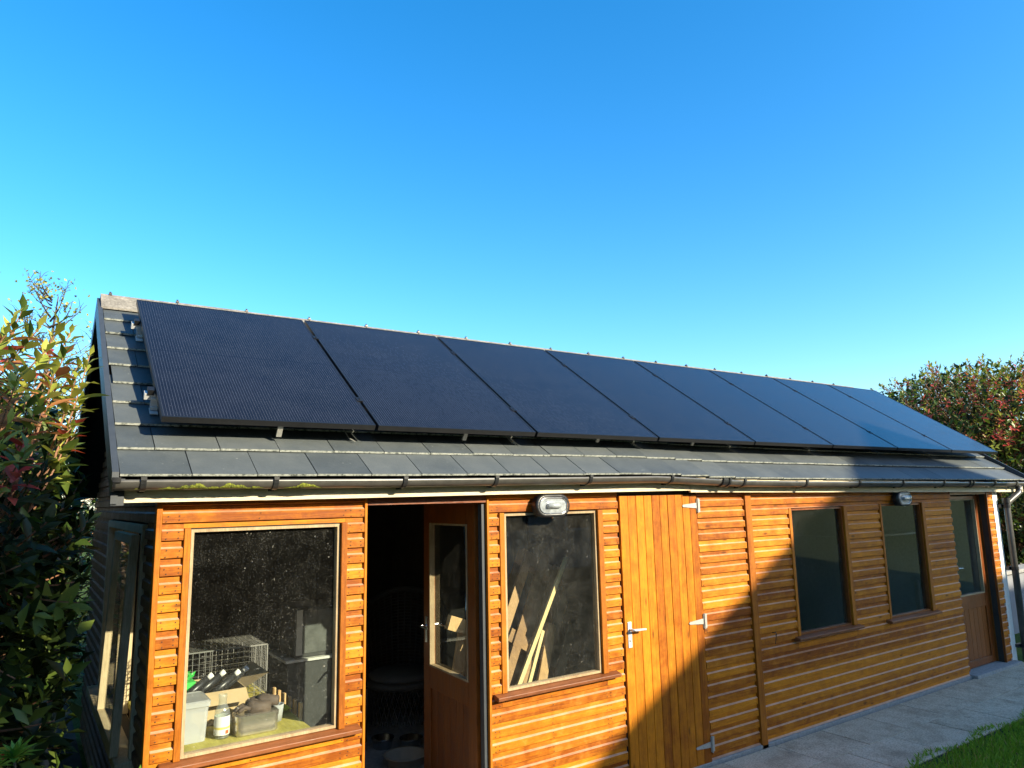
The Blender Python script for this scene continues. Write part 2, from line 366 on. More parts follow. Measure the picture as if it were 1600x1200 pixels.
# grass: blades of lawn beyond the paving
def grass():
    n = 52000
    x = rng.uniform(4.2, 10.5, n); y = -0.84 - np.abs(rng.normal(0, 1, n))*0.55 - rng.uniform(0, 0.35, n)
    y = np.where(rng.random(n) < 0.06, -0.83 - rng.uniform(0, 0.06, n) + 0.05*np.sin(x*7), y)
    h = rng.uniform(0.025, 0.06, n); a = rng.uniform(0, 2*np.pi, n); ln = rng.uniform(0.1, 0.7, n)*h; b = rng.uniform(0, 2*np.pi, n); wd = rng.uniform(0.002, 0.004, n)
    P = np.zeros((n, 4, 3)); ca, sa = np.cos(a)*wd, np.sin(a)*wd
    P[:,0] = np.c_[x-ca, y-sa, np.full(n, -0.02)]; P[:,1] = np.c_[x+ca, y+sa, np.full(n, -0.02)]
    mx, my = x+np.cos(b)*ln*0.35, y+np.sin(b)*ln*0.35
    P[:,2] = np.c_[mx+ca*0.8, my+sa*0.8, h*0.6-0.02]; P[:,3] = np.c_[x+np.cos(b)*ln, y+np.sin(b)*ln, h-0.02]
    me = bpy.data.meshes.new('grass'); idx = (np.arange(n)*4)[:,None]
    F = np.concatenate([idx+np.array([0,1,2]), idx+np.array([0,2,3])])
    me.from_pydata(P.reshape(-1,3).tolist(), [], F.tolist())
    ca_ = me.color_attributes.new('leafcol', 'FLOAT_COLOR', 'POINT')
    tt = rng.random(n); dry = rng.random(n) < 0.07
    C = np.c_[0.15+0.12*tt, 0.27+0.17*tt, 0.02+0.02*tt, np.ones(n)]; C[dry] = (0.36, 0.30, 0.10, 1)
    ca_.data.foreach_set('color', np.repeat(C, 4, axis=0).astype(np.float32).ravel())
    me.materials.append(M['grassattr']); o = bpy.data.objects.new('grass', me); col.objects.link(o)
    tag(o, 'short green lawn grass beside the paving', 'grass', kind='stuff')
grass()

# ================================================================== SHED
YW = 0.0; XL, XR = 0.52, 9.22; DEPTH = 3.66
PIT = 0.58735; TP = math.tan(PIT); CP, SP = math.cos(PIT), math.sin(PIT)
EY, EZ = -0.092, 2.062           # slate edge at the eaves (top surface)
RX0, RX1 = 0.345, 9.90           # verges
RIDGE_Y = 1.86; RIDGE_Z = EZ + (RIDGE_Y - EY)*TP
def interp(x, pts):
    return float(np.interp(x, [p[0] for p in pts], [p[1] for p in pts]))
GZ = [(0.3,2.016),(1.7,2.019),(3.0,2.028),(3.7,2.034),(4.0,2.023),(4.6,2.000),(5.3,1.991),(6.8,1.980),(9.1,1.968),(10,1.964)]
def dip(x): return interp(x, GZ) - 2.022
shed = thing('shed', (4.9, 1.8, 0), 'long orange timber shed with a slate roof, windows and three doors', 'shed')

# ---- shiplap boards
def yout(z, h, fz=0.60):           # depth behind the face plane for height z in a board of height h
    u = z / h
    if u < 0.035: return 0.012
    if u < 0.060: return 0.005
    if u < 0.075: return 0.0012
    if u < fz: return 0.0
    if u < fz + 0.10: return 0.013*(u - fz)/0.10
    return 0.013 + 0.0015*(u-fz-0.1)
def board(parent, x0, x1, zb, h, za=None, zc=None, face=0.0, mat=None, axis='x', xs=None, name='board'):
    """one shiplap board between x0..x1; visible from za to zc; face plane y=face looking to -y (axis x) or x=face looking to -x (axis y)"""
    za = zb if za is None else max(za, zb); zc = zb + h if zc is None else min(zc, zb + h)
    if zc - za < 0.006 or x1 - x0 < 0.012: return
    zs = sorted({za + 0.0012, zc - 0.0005, *[zb + h*k for k in (0.035, 0.060, 0.075, 0.6, 0.63, 0.67, 0.70) if za + 0.001 < zb + h*k < zc - 0.001]})
    prof = [(face + yout(z - zb, h), z) for z in zs]
    poly = prof + [(face + 0.0185, zs[-1]), (face + 0.0185, zs[0])]
    j = random.uniform(-0.0012, 0.0012); jx = [random.uniform(-0.0015, 0.0015) for _ in range(2)]
    poly = [(a + j, b) for a, b in poly]
    m = MB()
    ledge_sheen = [1 if (i < len(zs)-1 and 0.585 < ((zs[i]+zs[i+1])/2 - zb)/h < 0.715) else 0 for i in range(len(poly))] + [0, 0]
    if axis == 'x': m.prism(poly, x0 + jx[0], x1 + jx[1], 'x'); m.m = ledge_sheen
    else:
        n = len(poly); V = [(u, x0, v) for u, v in poly] + [(u, (xs(v) if xs else x1), v) for u, v in poly]
        F = [(i, (i+1)%n, n+(i+1)%n, n+i) for i in range(n)] + [tuple(range(n-1,-1,-1)), tuple(range(n, 2*n))]; m.add(V, F)
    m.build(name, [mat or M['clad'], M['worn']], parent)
HOLE = {}   # window openings: outer trim box x0,x1,z0,z1
WIN = {'w1': (0.690,1.409,0.780,1.790,0.644,1.459), 'w2': (2.500,3.222,0.789,1.8126,2.448,3.283),
       'w3': (5.421,6.151,0.769,1.771,5.372,6.222), 'w4': (6.837,7.547,0.752,1.775,6.790,7.620)}
for k, (a, b, c, d, l, r) in WIN.items(): HOLE[k] = (l, r, c - 0.055, d + 0.020)
# structural front wall with openings (lining behind the boards)
fw = MB()
def wall_cells(m, xs, zs, holes, y0, y1):
    for i in range(len(xs)-1):
        for j in range(len(zs)-1):
            cx, cz = (xs[i]+xs[i+1])/2, (zs[j]+zs[j+1])/2
            if any(h[0] < cx < h[1] and h[2] < cz < h[3] for h in holes): continue
            m.box(xs[i], xs[i+1], y0, y1, zs[j], zs[j+1])
DOORS = [(1.578, 2.356, 0.0, 1.93), (3.443, 4.238, 0.0, 1.93), (8.215, 9.04, 0.0, 1.93)]
holes = [(a-0.008, b+0.008, c-0.008, d+0.008) for a, b, c, d, _, _ in WIN.values()] + DOORS
fx = sorted({XL+0.02, XR-0.02, *[h[0] for h in holes], *[h[1] for h in holes]}); fz_ = sorted({0.02, 2.02, *[h[2] for h in holes if h[2] > 0.1], *[h[3] for h in holes]})
wall_cells(fw, fx, fz_, holes, 0.020, 0.075)
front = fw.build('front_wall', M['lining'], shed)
SECT = [(0.546, 1.562, ['w1'], 0.029, 0.0820), (2.372, 3.436, ['w2'], 0.029, 0.0820), (4.246, 4.796, [], -0.023, 0.0839),
        (4.876, 8.206, ['w3', 'w4'], -0.023, 0.0839), (9.056, 9.200, [], -0.023, 0.0839)]
for x0, x1, ws, zs0, h in SECT:
    k = 0
    while zs0 + k*h < 1.99:
        zb = zs0 + k*h; zt = zb + h
        segs = [(x0, x1, max(zb, 0.024), min(zt, 2.0))]
        for wn_ in ws:
            l, r, hz0, hz1 = HOLE[wn_]; out = []
            for a, b, c, d in segs:
                if d <= hz0 or c >= hz1 or b <= l or a >= r: out.append((a, b, c, d)); continue
                if l - a > 0.012: out.append((a, l, c, d))
                if b - r > 0.012: out.append((r, b, c, d))
                if c < hz0 - 0.006: out.append((l, r, c, hz0))
                if d > hz1 + 0.006: out.append((l, r, hz1, d))
            segs = out
        for a, b, c, d in segs:
            board(front, a, b, zb, h, c, d)
        k += 1
nl = MB()
def nail(x, z, y=-0.0006):
    nl.add([(x + 0.0032*math.cos(a), y - 0.0006, z + 0.0032*math.sin(a)) for a in [k*math.pi/3 for k in range(6)]], [(5,4,3,2,1,0)])
for x0, x1, ws, zs0, h in SECT:
    xs_ = [x0 + 0.022, x1 - 0.022] + [x0 + 0.45*i for i in range(1, int((x1-x0)/0.45)+1) if x0 + 0.45*i < x1 - 0.1]
    for wn_ in ws: xs_ += [HOLE[wn_][0] - 0.020, HOLE[wn_][1] + 0.020]
    k = 0
    while zs0 + k*h < 1.93:
        for x in xs_:
            for dz in (0.18, 0.48):
                z = zs0 + (k + dz)*h + random.uniform(-0.004, 0.004); xx = x + random.uniform(-0.006, 0.006)
                if z < 0.04 or any(HOLE[q][0] - 0.004 < xx < HOLE[q][1] + 0.004 and HOLE[q][2] < z < HOLE[q][3] for q in ws): continue
                nail(xx, z, -0.0014)
        k += 1
tag(nl.build('nails', plain('rusty_nail', (0.06, 0.025, 0.012), 0.8), front), kind='stuff')
def upright(x0, x1, y0, y1, z0, z1, mat, parent, name, bevel=0.003):
    return MB().box(x0, x1, y0, y1, z0, z1).build(name, mat, parent, bevel=bevel)
upright(0.519, 0.545, -0.003, 0.06, 0.02, 2.0, M['trim_z'], front, 'corner_post')
upright(1.562, 1.577, -0.004, 0.09, 0.02, 1.96, M['trim_z'], front, 'door_jamb')
upright(2.356, 2.3715, -0.004, 0.09, 0.02, 1.96, M['trim_z'], front, 'door_jamb')
upright(4.800, 4.872, -0.012, 0.02, -0.01, 1.99, M['trim_z'], front, 'cover_post')
upright(9.041, 9.0555, -0.004, 0.115, 0.03, 1.96, M['door_z'], front, 'door_jamb')
upright(9.21, 9.33, 0.006, 0.05, 0.0, 1.98, M['white'], front, 'corner_board')
MB().box(XL, XR+0.06, -0.012, 0.2, -0.03, 0.022).build('plinth', M['concrete'], shed, bevel=0.006)
# head beam behind the boards, over the doors
MB().box(1.578, 2.356, 0.004, 0.08, 1.90, 2.01).build('door_head', M['door_x'], front)
MB().box(3.443, 4.238, 0.024, 0.075, 1.932, 2.01).build('door_head', M['lining'], front)
MB().box(8.215, 9.04, 0.004, 0.115, 1.862, 2.01).build('door_head', M['door_x'], front)

# ---- windows
def window(key, glass, sill_l, sill_r):
    a, b, c, d, l, r = WIN[key]
    m = MB()
    t = 0.014
    fr = MB(); fr.box(a-t, a, 0.004, 0.05, c-t, d+t); fr.box(b, b+t, 0.004, 0.05, c-t, d+t)
    fr.box(a, b, 0.004, 0.05, d, d+t); fr.box(a, b, 0.004, 0.05, c-t, c)
    win = fr.build('window', M['bead'] if key in ('w1', 'w2') else M['door_z'], shed)
    MB().box(a, b, 0.030, 0.034, c, d).build('pane', glass, win)
    g = 0.003
    MB().box(l, a-t-g, -0.006, 0.02, c-0.02, d+0.02).build('trim', M['trim_z'], win, bevel=0.003)
    MB().box(b+t+g, r, -0.016, 0.02, c-0.02, d+0.02).build('trim', M['trim_z'], win, bevel=0.003)
    MB().prism([(-0.045, c-0.052), (-0.047, c-0.030), (0.022, c-0.0145), (0.022, c-0.052)], l - sill_l, r + sill_r, 'x').build('sill', M['sill'], win, bevel=0.004)
    return win
window('w1', M['glass1'], 0.060, 0.085); window('w2', M['glass2'], 0.055, 0.085)
window('w3', M['glass3'], 0.045, 0.055); window('w4', M['glass3'], 0.05, 0.06)

# ---- doors
def lever(parent, x, y, z, sgn, flip=1, mat=None):
    """plate and lever on a face y looking to sgn*y"""
    mat = mat or M['silver']
    h = MB().box(x-0.018, x+0.018, y, y + sgn*0.006, z-0.10, z+0.07).build('handle', mat, parent, bevel=0.003)
    m = MB(); m.tube([(x, y, z+0.02), (x, y+sgn*0.045, z+0.02), (x+0.012*flip, y+sgn*0.05, z+0.02), (x+0.11*flip, y+sgn*0.048, z+0.016)], [0.009, 0.009, 0.009, 0.007], 8)
    m.tube([(x, y, z-0.05), (x, y+sgn*0.012, z-0.05)], 0.008, 8)
    m.build('lever', mat, h, smooth=True)
# plank door
pd = MB().box(3.447, 4.234, 0.012, 0.045, 0.015, 1.925).build('door', M['lining'], shed); tag(pd, 'boarded door of vertical orange planks')
n = 10; w_ = (4.236 - 3.446)/n
for i in range(n):
    x = 3.446 + i*w_; j = random.uniform(-0.0015, 0.0015)
    MB().box(x + 0.0016, x + w_ - 0.0016, -0.008 + j, 0.0115, 0.02 + random.uniform(-0.002, 0.002), 1.922).build('plank', M['plank'], pd, bevel=0.003)
lever(pd, 3.487, -0.0085, 1.000, -1)
for z in (0.14, 0.995, 1.84):
    m = MB().box(4.225, 4.262, -0.0145, -0.0105, z-0.050, z+0.050)
    m.prism([(4.228, z-0.020), (4.228, z+0.020), (4.08, z+0.009), (4.07, z), (4.08, z-0.009)], -0.0145, -0.0105, 'y')
    m.tube([(4.236, -0.017, z-0.055), (4.236, -0.017, z+0.055)], 0.007, 8)
    m.build('hinge', M['zinc'], pd)
# glazed doors: build in local frame u (width 0..W), v thickness, z
def glazed_door(W, H, gx0, gx1, gz0, gz1, place_fn, glass, label, lev_x, flip):
    T = 0.042
    def B(u0, u1, v0, v1, z0, z1):
        m = MB(); m.box(u0, u1, v0, v1, z0, z1); m.v = [place_fn(*p) for p in m.v]; return m
    d = B(0, gx0, 0, T, 0, H); d.add(*[(x.v, x.f) for x in [B(gx1, W, 0, T, 0, H)]][0]); 
    for q in (B(gx0, gx1, 0, T, gz1, H), B(gx0, gx1, 0, T, gz0-0.14, gz0), B(gx0, gx1, 0, T, 0, 0.07)): d.add(q.v, q.f)
    door = d.build('door', M['door_z'], shed, bevel=0.003); tag(door, label)
    k = 6; pw = (gx1 - gx0)/k
    for i in range(k): B(gx0 + i*pw + 0.0015, gx0 + (i+1)*pw - 0.0015, 0.012, 0.030, 0.071, gz0 - 0.141).build('plank', M['door_z'], door, bevel=0.002)
    B(gx0, gx1, 0.032, 0.036, gz0, gz1).build('pane', glass, door)
    bd = B(gx0, gx0+0.012, -0.004, 0.031, gz0, gz1)
    for q in (B(gx1-0.012, gx1, -0.006, 0.031, gz0, gz1), B(gx0+0.012, gx1-0.012, -0.005, 0.031, gz0, gz0+0.012), B(gx0+0.012, gx1-0.012, 0.004, 0.031, gz1-0.012, gz1)): bd.add(q.v, q.f)
    bd.build('bead', M['bead'], door)
    for sg, v in ((-1, 0), (1, T)):
        m = MB().box(lev_x-0.016, lev_x+0.016, v, v+sg*0.005, 0.93, 1.10)
        m.tube([(lev_x, v, 1.04), (lev_x, v+sg*0.045, 1.04), (lev_x+flip*0.012, v+sg*0.05, 1.04), (lev_x+flip*0.11, v+sg*0.048, 1.036)], [0.008, 0.008, 0.008, 0.006], 8)
        m.v = [place_fn(*p) for p in m.v]; m.build('handle', M['steel'], door)
    return door
# open leaf: hinged on the right jamb, swung inwards square to the wall; outside face looks to -x
glazed_door(0.75, 1.86, 0.10, 0.65, 0.785, 1.73, lambda u, v, z: (2.312 + v + 0.045*u, 0.075 + u, 0.035 + z), M['glass1'], 'brown stained half-glazed door leaf standing open', 0.70, -1)
m = MB().box(2.330, 2.3535, 0.018, 0.060, 0.03, 1.89); m.build('weather_strip', M['verge'], shed)
# closed right-hand door, recessed
glazed_door(0.80, 1.80, 0.12, 0.70, 0.735, 1.765, lambda u, v, z: (8.228 + u, 0.088 + v, 0.045 + z), M['glass3'], 'brown half-glazed door set back in its frame', 0.06, 1)
MB().box(8.19, 9.25, -0.075, 0.12, -0.015, 0.035).build('door_step', M['concrete'], shed, bevel=0.008)
MB().box(1.56, 2.37, -0.02, 0.10, -0.01, 0.030).build('threshold', M['sill'], shed)

# ---- side wall (left gable) with awning window
SW = dict(y0=0.40, y1=2.15, z0=0.70, z1=1.78)
def gable_y(z): return 0.03 + max(0.0, (z - 2.02)/TP)
side = MB()
wy = [0.021, SW['y0'], SW['y1'], DEPTH]; wz = [0.02, SW['z0'], SW['z1'], 2.0]
for i in range(3):
    for j in range(3):
        if (i, j) != (1, 1): side.box(XL+0.022, XL+0.07, wy[i] + (0.055 if i == 0 else 0), wy[i+1], wz[j], wz[j+1])
side.prism([(0.076, 2.0), (DEPTH, 2.0), (RIDGE_Y, RIDGE_Z-0.12)], XL+0.022, XL+0.07, 'x')
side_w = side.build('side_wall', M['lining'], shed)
k = 0
while 0.029 + k*0.082 < RIDGE_Z - 0.15:
    zb = 0.029 + k*0.082; zt = zb + 0.082
    y0 = 0.062 if zt < 2.02 else 0.062 + (zt - 2.02)/TP
    y1 = DEPTH if zt < 2.02 else DEPTH - (zt - 2.02)/TP
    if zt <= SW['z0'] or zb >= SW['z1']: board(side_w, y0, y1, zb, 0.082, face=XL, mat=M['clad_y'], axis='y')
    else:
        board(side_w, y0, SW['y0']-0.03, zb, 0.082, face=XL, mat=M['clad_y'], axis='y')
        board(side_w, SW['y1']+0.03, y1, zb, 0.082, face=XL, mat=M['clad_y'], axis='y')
    k += 1
# side window: fixed frame, mullion, sill, and a top-hung casement pushed out
f = MB(); y0, y1, z0, z1 = SW['y0'], SW['y1'], SW['z0'], SW['z1']
f.box(XL-0.012, XL+0.08, y0-0.03, y0+0.02, z0, z1); f.box(XL-0.012, XL+0.08, y1-0.02, y1+0.03, z0, z1)
f.box(XL-0.012, XL+0.08, y0-0.03, y1+0.03, z1, z1+0.045); f.box(XL+0.0, XL+0.08, 1.26, 1.30, z0+0.001, z1-0.001)
sw = f.build('window', M['cream_z'], shed, bevel=0.003); tag(sw, 'side window with its casement pushed open')
MB().box(XL-0.075, XL+0.075, y0-0.06, y1+0.05, z0-0.05, z0-0.001).build('sill', M['cream_z'], sw, bevel=0.004)
MB().box(XL+0.035, XL+0.039, 1.30, y1-0.02, z0, z1).build('pane', M['glass1'], sw)
def tilt(ang, yA, yB):
    H = z1 - z0 - 0.01
    def P(u, v, s): # u along y, v outward thickness, s distance down from hinge
        return (XL - 0.014 - s*math.sin(ang) - v*math.cos(ang), u, z1 - 0.006 - s*math.cos(ang) + v*math.sin(ang))
    def B(u0, u1, v0, v1, s0, s1):
        m = MB(); m.box(u0, u1, v0, v1, s0, s1); m.v = [P(*p) for p in m.v]; return m
    c = B(yA, yA+0.05, 0, 0.04, 0, H)
    for q in (B(yB-0.05, yB, 0, 0.04, 0, H), B(yA+0.05, yB-0.05, 0, 0.04, 0, 0.05), B(yA+0.05, yB-0.05, 0, 0.04, H-0.06, H)): c.add(q.v, q.f)
    cs = c.build('casement', M['cream_z'], sw, bevel=0.003)
    B(yA+0.05, yB-0.05, 0.018, 0.022, 0.05, H-0.06).build('casement_pane', M['glass1'], sw)
tilt(R(2.0), 0.43, 1.25)

# ---- other walls, floor, partitions
MB().box(XR-0.02, XR+0.03, 0.076, DEPTH, 0.0, 2.0).prism([(0.076, 2.0), (DEPTH, 2.0), (RIDGE_Y, RIDGE_Z-0.12)], XR-0.02, XR+0.03, 'x').build('end_wall', M['white'], shed)
MB().box(XL+0.07, XR-0.021, DEPTH-0.05, DEPTH, 0.0, 2.02).build('back_wall', M['lining'], shed)
MB().box(XL+0.071, XR-0.021, 0.0765, DEPTH-0.051, -0.01, 0.03).build('floor', M['concrete'], shed)
for x in (3.40, 4.84): MB().box(x-0.02, x+0.02, 0.0765, DEPTH-0.052, 0.031, 2.0).build('partition', M['lining'], shed)  # the left partition is added to stop light leaking between rooms
MB().box(XL+0.071, XR-0.021, 0.0765, DEPTH-0.051, 2.03, 2.045).build('ceiling', M['lining'], shed)

# ---- roof
roof = MB()
dn = Vector((0, -SP, CP))
def rp(x, s, h): # s distance up the slope from the slate edge, h above slate plane
    return Vector((x, EY + s*CP - h*SP, EZ + s*SP + h*CP))
L_ = (RIDGE_Y - EY)/CP
roof.add([rp(RX0+0.01, 0.06, -0.085), rp(RX1-0.01, 0.06, -0.085), rp(RX1-0.01, L_, -0.045), rp(RX0+0.01, L_, -0.045),
          rp(RX0+0.01, 0.06, -0.105), rp(RX1-0.01, 0.06, -0.105), rp(RX1-0.01, L_, -0.065), rp(RX0+0.01, L_, -0.065)],
         [(0,1,2,3),(7,6,5,4),(0,4,5,1),(1,5,6,2),(2,6,7,3),(3,7,4,0)])
yb2 = 2*RIDGE_Y - EY
roof.add([(RX0, RIDGE_Y, RIDGE_Z-0.03), (RX1, RIDGE_Y, RIDGE_Z-0.03), (RX1, yb2, EZ-0.03), (RX0, yb2, EZ-0.03),
          (RX0, RIDGE_Y, RIDGE_Z-0.06), (RX1, RIDGE_Y, RIDGE_Z-0.06), (RX1, yb2, EZ-0.06), (RX0, yb2, EZ-0.06)],
         [(0,1,2,3),(7,6,5,4),(0,4,5,1),(1,5,6,2),(2,6,7,3),(3,7,4,0)])
roof_o = roof.build('roof', M['void'], shed)
TH = 0.012; GA = 0.247
def slate_mesh(w_, L1, name='slate'):
    m = MB(); g = 0.0022
    # tail sits proud, head tucks under; local: x across, y up-slope, z normal
    V = [(g,0,0.010),(w_-g,0,0.010),(w_-g,L1,-0.0165),(g,L1,-0.0165),(g,0,0.010-TH),(w_-g,0,0.010-TH),(w_-g,L1,-0.0165-TH),(g,L1,-0.0165-TH)]
    m.add(V, [(0,1,2,3),(7,6,5,4),(1,5,6,2),(2,6,7,3),(3,7,4,0)]); m.add([V[0],V[1],V[5],V[4]], [(0,3,2,1)], 1)
    return m.mesh(name, [M['slate'], M['slate_edge']])
qs = Quaternion((1, 0, 0), PIT)
cache = {}
rest = MB(); cnt = 0
for r in range(10):
    s = r*GA; x = RX0 + (0.0 if r % 2 == 0 else -0.152) + 0.012*(r % 3 == 1)
    while x < RX1 - 0.02:
        xa, xb = max(x, RX0), min(x + 0.304, RX1)
        if xb - xa > 0.02:
            wd = round(xb - xa, 3); vis = (r <= 2) or xb < 1.45 or (xa > 9.1 and r < 5)
            fall = dip((xa+xb)/2)*max(0.0, 1 - r*0.2)*0.8
            if vis:
                lk = round(min(GA*1.55, L_ - s - 0.01), 3)
                if (wd, lk) not in cache: cache[(wd, lk)] = slate_mesh(wd, lk)
                q = qs @ Quaternion((0, 0, 1), R(random.uniform(-0.25, 0.25))) @ Quaternion((1, 0, 0), R(random.uniform(-0.25, 0.25)))
                p = rp(xa, s + random.uniform(-0.002, 0.002), random.uniform(-0.001, 0.0012)); p.z += fall
                place('slate', cache[(wd, lk)], roof_o, p, q); cnt += 1
            else:
                g = 0.0022
                rest.add([rp(xa+g, s, 0.010), rp(xb-g, s, 0.010), rp(xb-g, min(s+GA*1.5, L_), -0.0165), rp(xa+g, min(s+GA*1.5, L_), -0.0165), rp(xa+g, s, 0.002), rp(xb-g, s, 0.002)], [(0,1,2,3), (4,5,1,0)])
        x += 0.304
tag(rest.build('slates_under_panels', M['slate'], roof_o), kind='stuff')
# ridge tiles with clips
x = RX0 - 0.01; 
rm = MB().add([(0,-0.150,-0.118),(0.492,-0.150,-0.118),(0.492,0,0.008),(0,0,0.008),(0,0.150,-0.118),(0.492,0.150,-0.118),
               (0,-0.150,-0.133),(0.492,-0.150,-0.133),(0.492,0,-0.010),(0,0,-0.010),(0,0.150,-0.133),(0.492,0.150,-0.133)],
              [(0,1,2,3),(3,2,5,4),(6,7,1,0),(0,3,9,6),(3,4,10,9),(1,7,8,2),(2,8,11,5),(4,5,11,10),(6,9,8,7),(9,10,11,8)]).mesh('ridge_tile', M['ridge'])
cm = MB().box(-0.010, 0.010, -0.014, 0.014, 0.0, 0.014).tube([(0,0,0.012),(0,0,0.024)], 0.007, 8).mesh('ridge_clip', M['black_plastic'])
for i in range(20):
    xx = x + 0.497*i
    if xx + 0.49 > RX1 + 0.05: break
    z = RIDGE_Z + 0.042 + random.uniform(-0.003, 0.003)
    place('ridge_tile', rm, roof_o, (xx, RIDGE_Y, z)); place('ridge_clip', cm, roof_o, (xx + (0.06 if i == 0 else 0.0), RIDGE_Y, z + 0.004))
# verge strip and bargeboard at both gables
for xv, sg, w2 in ((RX0, -1, 0.03), (RX1, 1, 0.02)):
    m = MB()
    for a, b, h0, h1 in (((EY, EZ), (RIDGE_Y, RIDGE_Z), -0.13, 0.014), ((yb2, EZ), (RIDGE_Y, RIDGE_Z), -0.13, 0.0)):
        xa, xb = sorted((xv + sg*0.002, xv + sg*w2))
        m.add([(xa,a[0],a[1]+h0),(xb,a[0],a[1]+h0),(xb,b[0],b[1]+h0),(xa,b[0],b[1]+h0),(xa,a[0],a[1]+h1),(xb,a[0],a[1]+h1),(xb,b[0],b[1]+h1),(xa,b[0],b[1]+h1)],
              [(0,3,2,1),(4,5,6,7),(0,1,5,4),(1,2,6,5),(2,3,7,6),(3,0,4,7)])
    m.build('bargeboard', M['verge'], roof_o)
MB().box(RX0-0.028, RX0+0.025, -0.082, -0.03, 1.925, 2.045).build('box_end', M['verge'], roof_o)
# purlin ends and gable trim under the left verge
for s in (0.5, 1.25, 2.0):
    p = rp(0, s, -0.11); MB().box(RX0+0.0, XL-0.002, p.y-0.03, p.y+0.03, p.z-0.04, p.z+0.04).build('purlin', M['lining'], roof_o)
# fascia and soffit
FZ1 = [(0.34,1.937),(1.2,1.938),(2.6,1.948),(4.1,1.953)]; FZ2 = [(4.1,1.939),(5.4,1.924),(6.9,1.907),(8.8,1.886),(9.85,1.876)]
def strip(xs, zf, h, y0, y1):
    m = MB(); V = []
    for x in xs:
        z = zf(x); V += [(x,y0,z),(x,y1,z),(x,y1,z+h),(x,y0,z+h)]
    F = []
    for i in range(len(xs)-1):
        for k in range(4): F.append((4*i+k, 4*i+(k+1)%4, 4*i+4+(k+1)%4, 4*i+4+k))
    F += [(0,3,2,1), tuple(4*(len(xs)-1)+k for k in range(4))]
    return m.add(V, F)
strip(np.linspace(0.372, 4.11, 12).tolist(), lambda x: interp(x, FZ1), 0.100, -0.066, -0.046).build('fascia', M['cream_x'], shed)
strip(np.linspace(4.113, 9.86, 14).tolist(), lambda x: interp(x, FZ2), 0.110, -0.066, -0.046).build('fascia', M['cream_x'], shed)
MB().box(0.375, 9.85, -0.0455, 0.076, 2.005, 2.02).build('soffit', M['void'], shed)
# gutter: open half round, brackets, unions, moss
GY, GR = -0.124, 0.047
gut = MB(); xs = np.linspace(0.325, 9.72, 60); n = 10; V = []; F = []
for x in xs:
    z = interp(x, GZ)
    for rr in (GR, GR-0.003):
        for k in range(n+1):
            a = math.pi + math.pi*k/n; V.append((x, GY + rr*math.cos(a), z + 0.022 + rr*math.sin(a)))
q = 2*(n+1)
for i in range(len(xs)-1):
    for k in range(n):
        F.append((i*q+k, i*q+k+1, (i+1)*q+k+1, (i+1)*q+k)); F.append((i*q+n+1+k, (i+1)*q+n+1+k, (i+1)*q+n+2+k, i*q+n+2+k))
    F.append((i*q, (i+1)*q, (i+1)*q+n+1, i*q+n+1)); F.append((i*q+n, i*q+2*n+1, (i+1)*q+2*n+1, (i+1)*q+n))
gut.add(V, F)
gut_o = gut.build('gutter', M['gutter'], shed, smooth=True)
def band(x, wd, r, name, mat, extra=0.0, back=True):
    z = interp(x, GZ) + 0.022; m = MB(); V = []; F = []; nn = 14
    for xx in (x - wd/2, x + wd/2):
        for rr in (r, GR + 0.0005):
            for k in range(nn+1):
                a = math.pi - 0.12 + (math.pi + 0.24)*k/nn; V.append((xx, GY + rr*math.cos(a), z + rr*math.sin(a)))
    c = nn + 1
    for k in range(nn):
        F += [(k, k+1, 2*c+k+1, 2*c+k), (k, c+k, c+k+1, k+1), (2*c+k, 2*c+k+1, 3*c+k+1, 3*c+k)]
    F += [(0, 2*c, 3*c, c), (nn, c+nn, 3*c+nn, 2*c+nn)]
    m.add(V, F)
    if back: m.box(x - wd/2, x + wd/2, GY + GR*0.7, -0.067, z - 0.058, z - 0.02)
    if extra: m.box(x - wd*0.5, x + wd*0.5, GY - r - 0.004, GY - GR + 0.004, z - 0.004, z + 0.012)
    m.build(name, mat, gut_o)
for x in (0.435, 1.025, 1.728, 2.326, 3.06, 3.818, 4.614, 5.417, 6.214, 6.959, 7.754, 8.9, 9.45): band(x, 0.024, GR + 0.006, 'bracket', M['black_plastic'], 0.001)
for x in (4.40, 8.35):
    band(x - 0.035, 0.018, GR + 0.010, 'union', M['black_plastic'], 0.001, False); band(x + 0.035, 0.018, GR + 0.010, 'union', M['black_plastic'], 0.001, False); band(x, 0.10, GR + 0.005, 'union', M['black_plastic'], 0, False)
m = MB(); z = interp(0.32, GZ) + 0.022
m.prism([(GY + (GR+0.005)*math.cos(math.pi + math.pi*k/10), z + (GR+0.005)*math.sin(math.pi + math.pi*k/10)) for k in range(11)], 0.312, 0.3245, 'x')
m.box(0.310, 0.345, GY-GR-0.008, GY-GR+0.012, z-0.012, z+0.010); m.build('end_cap', M['black_plastic'], gut_o)
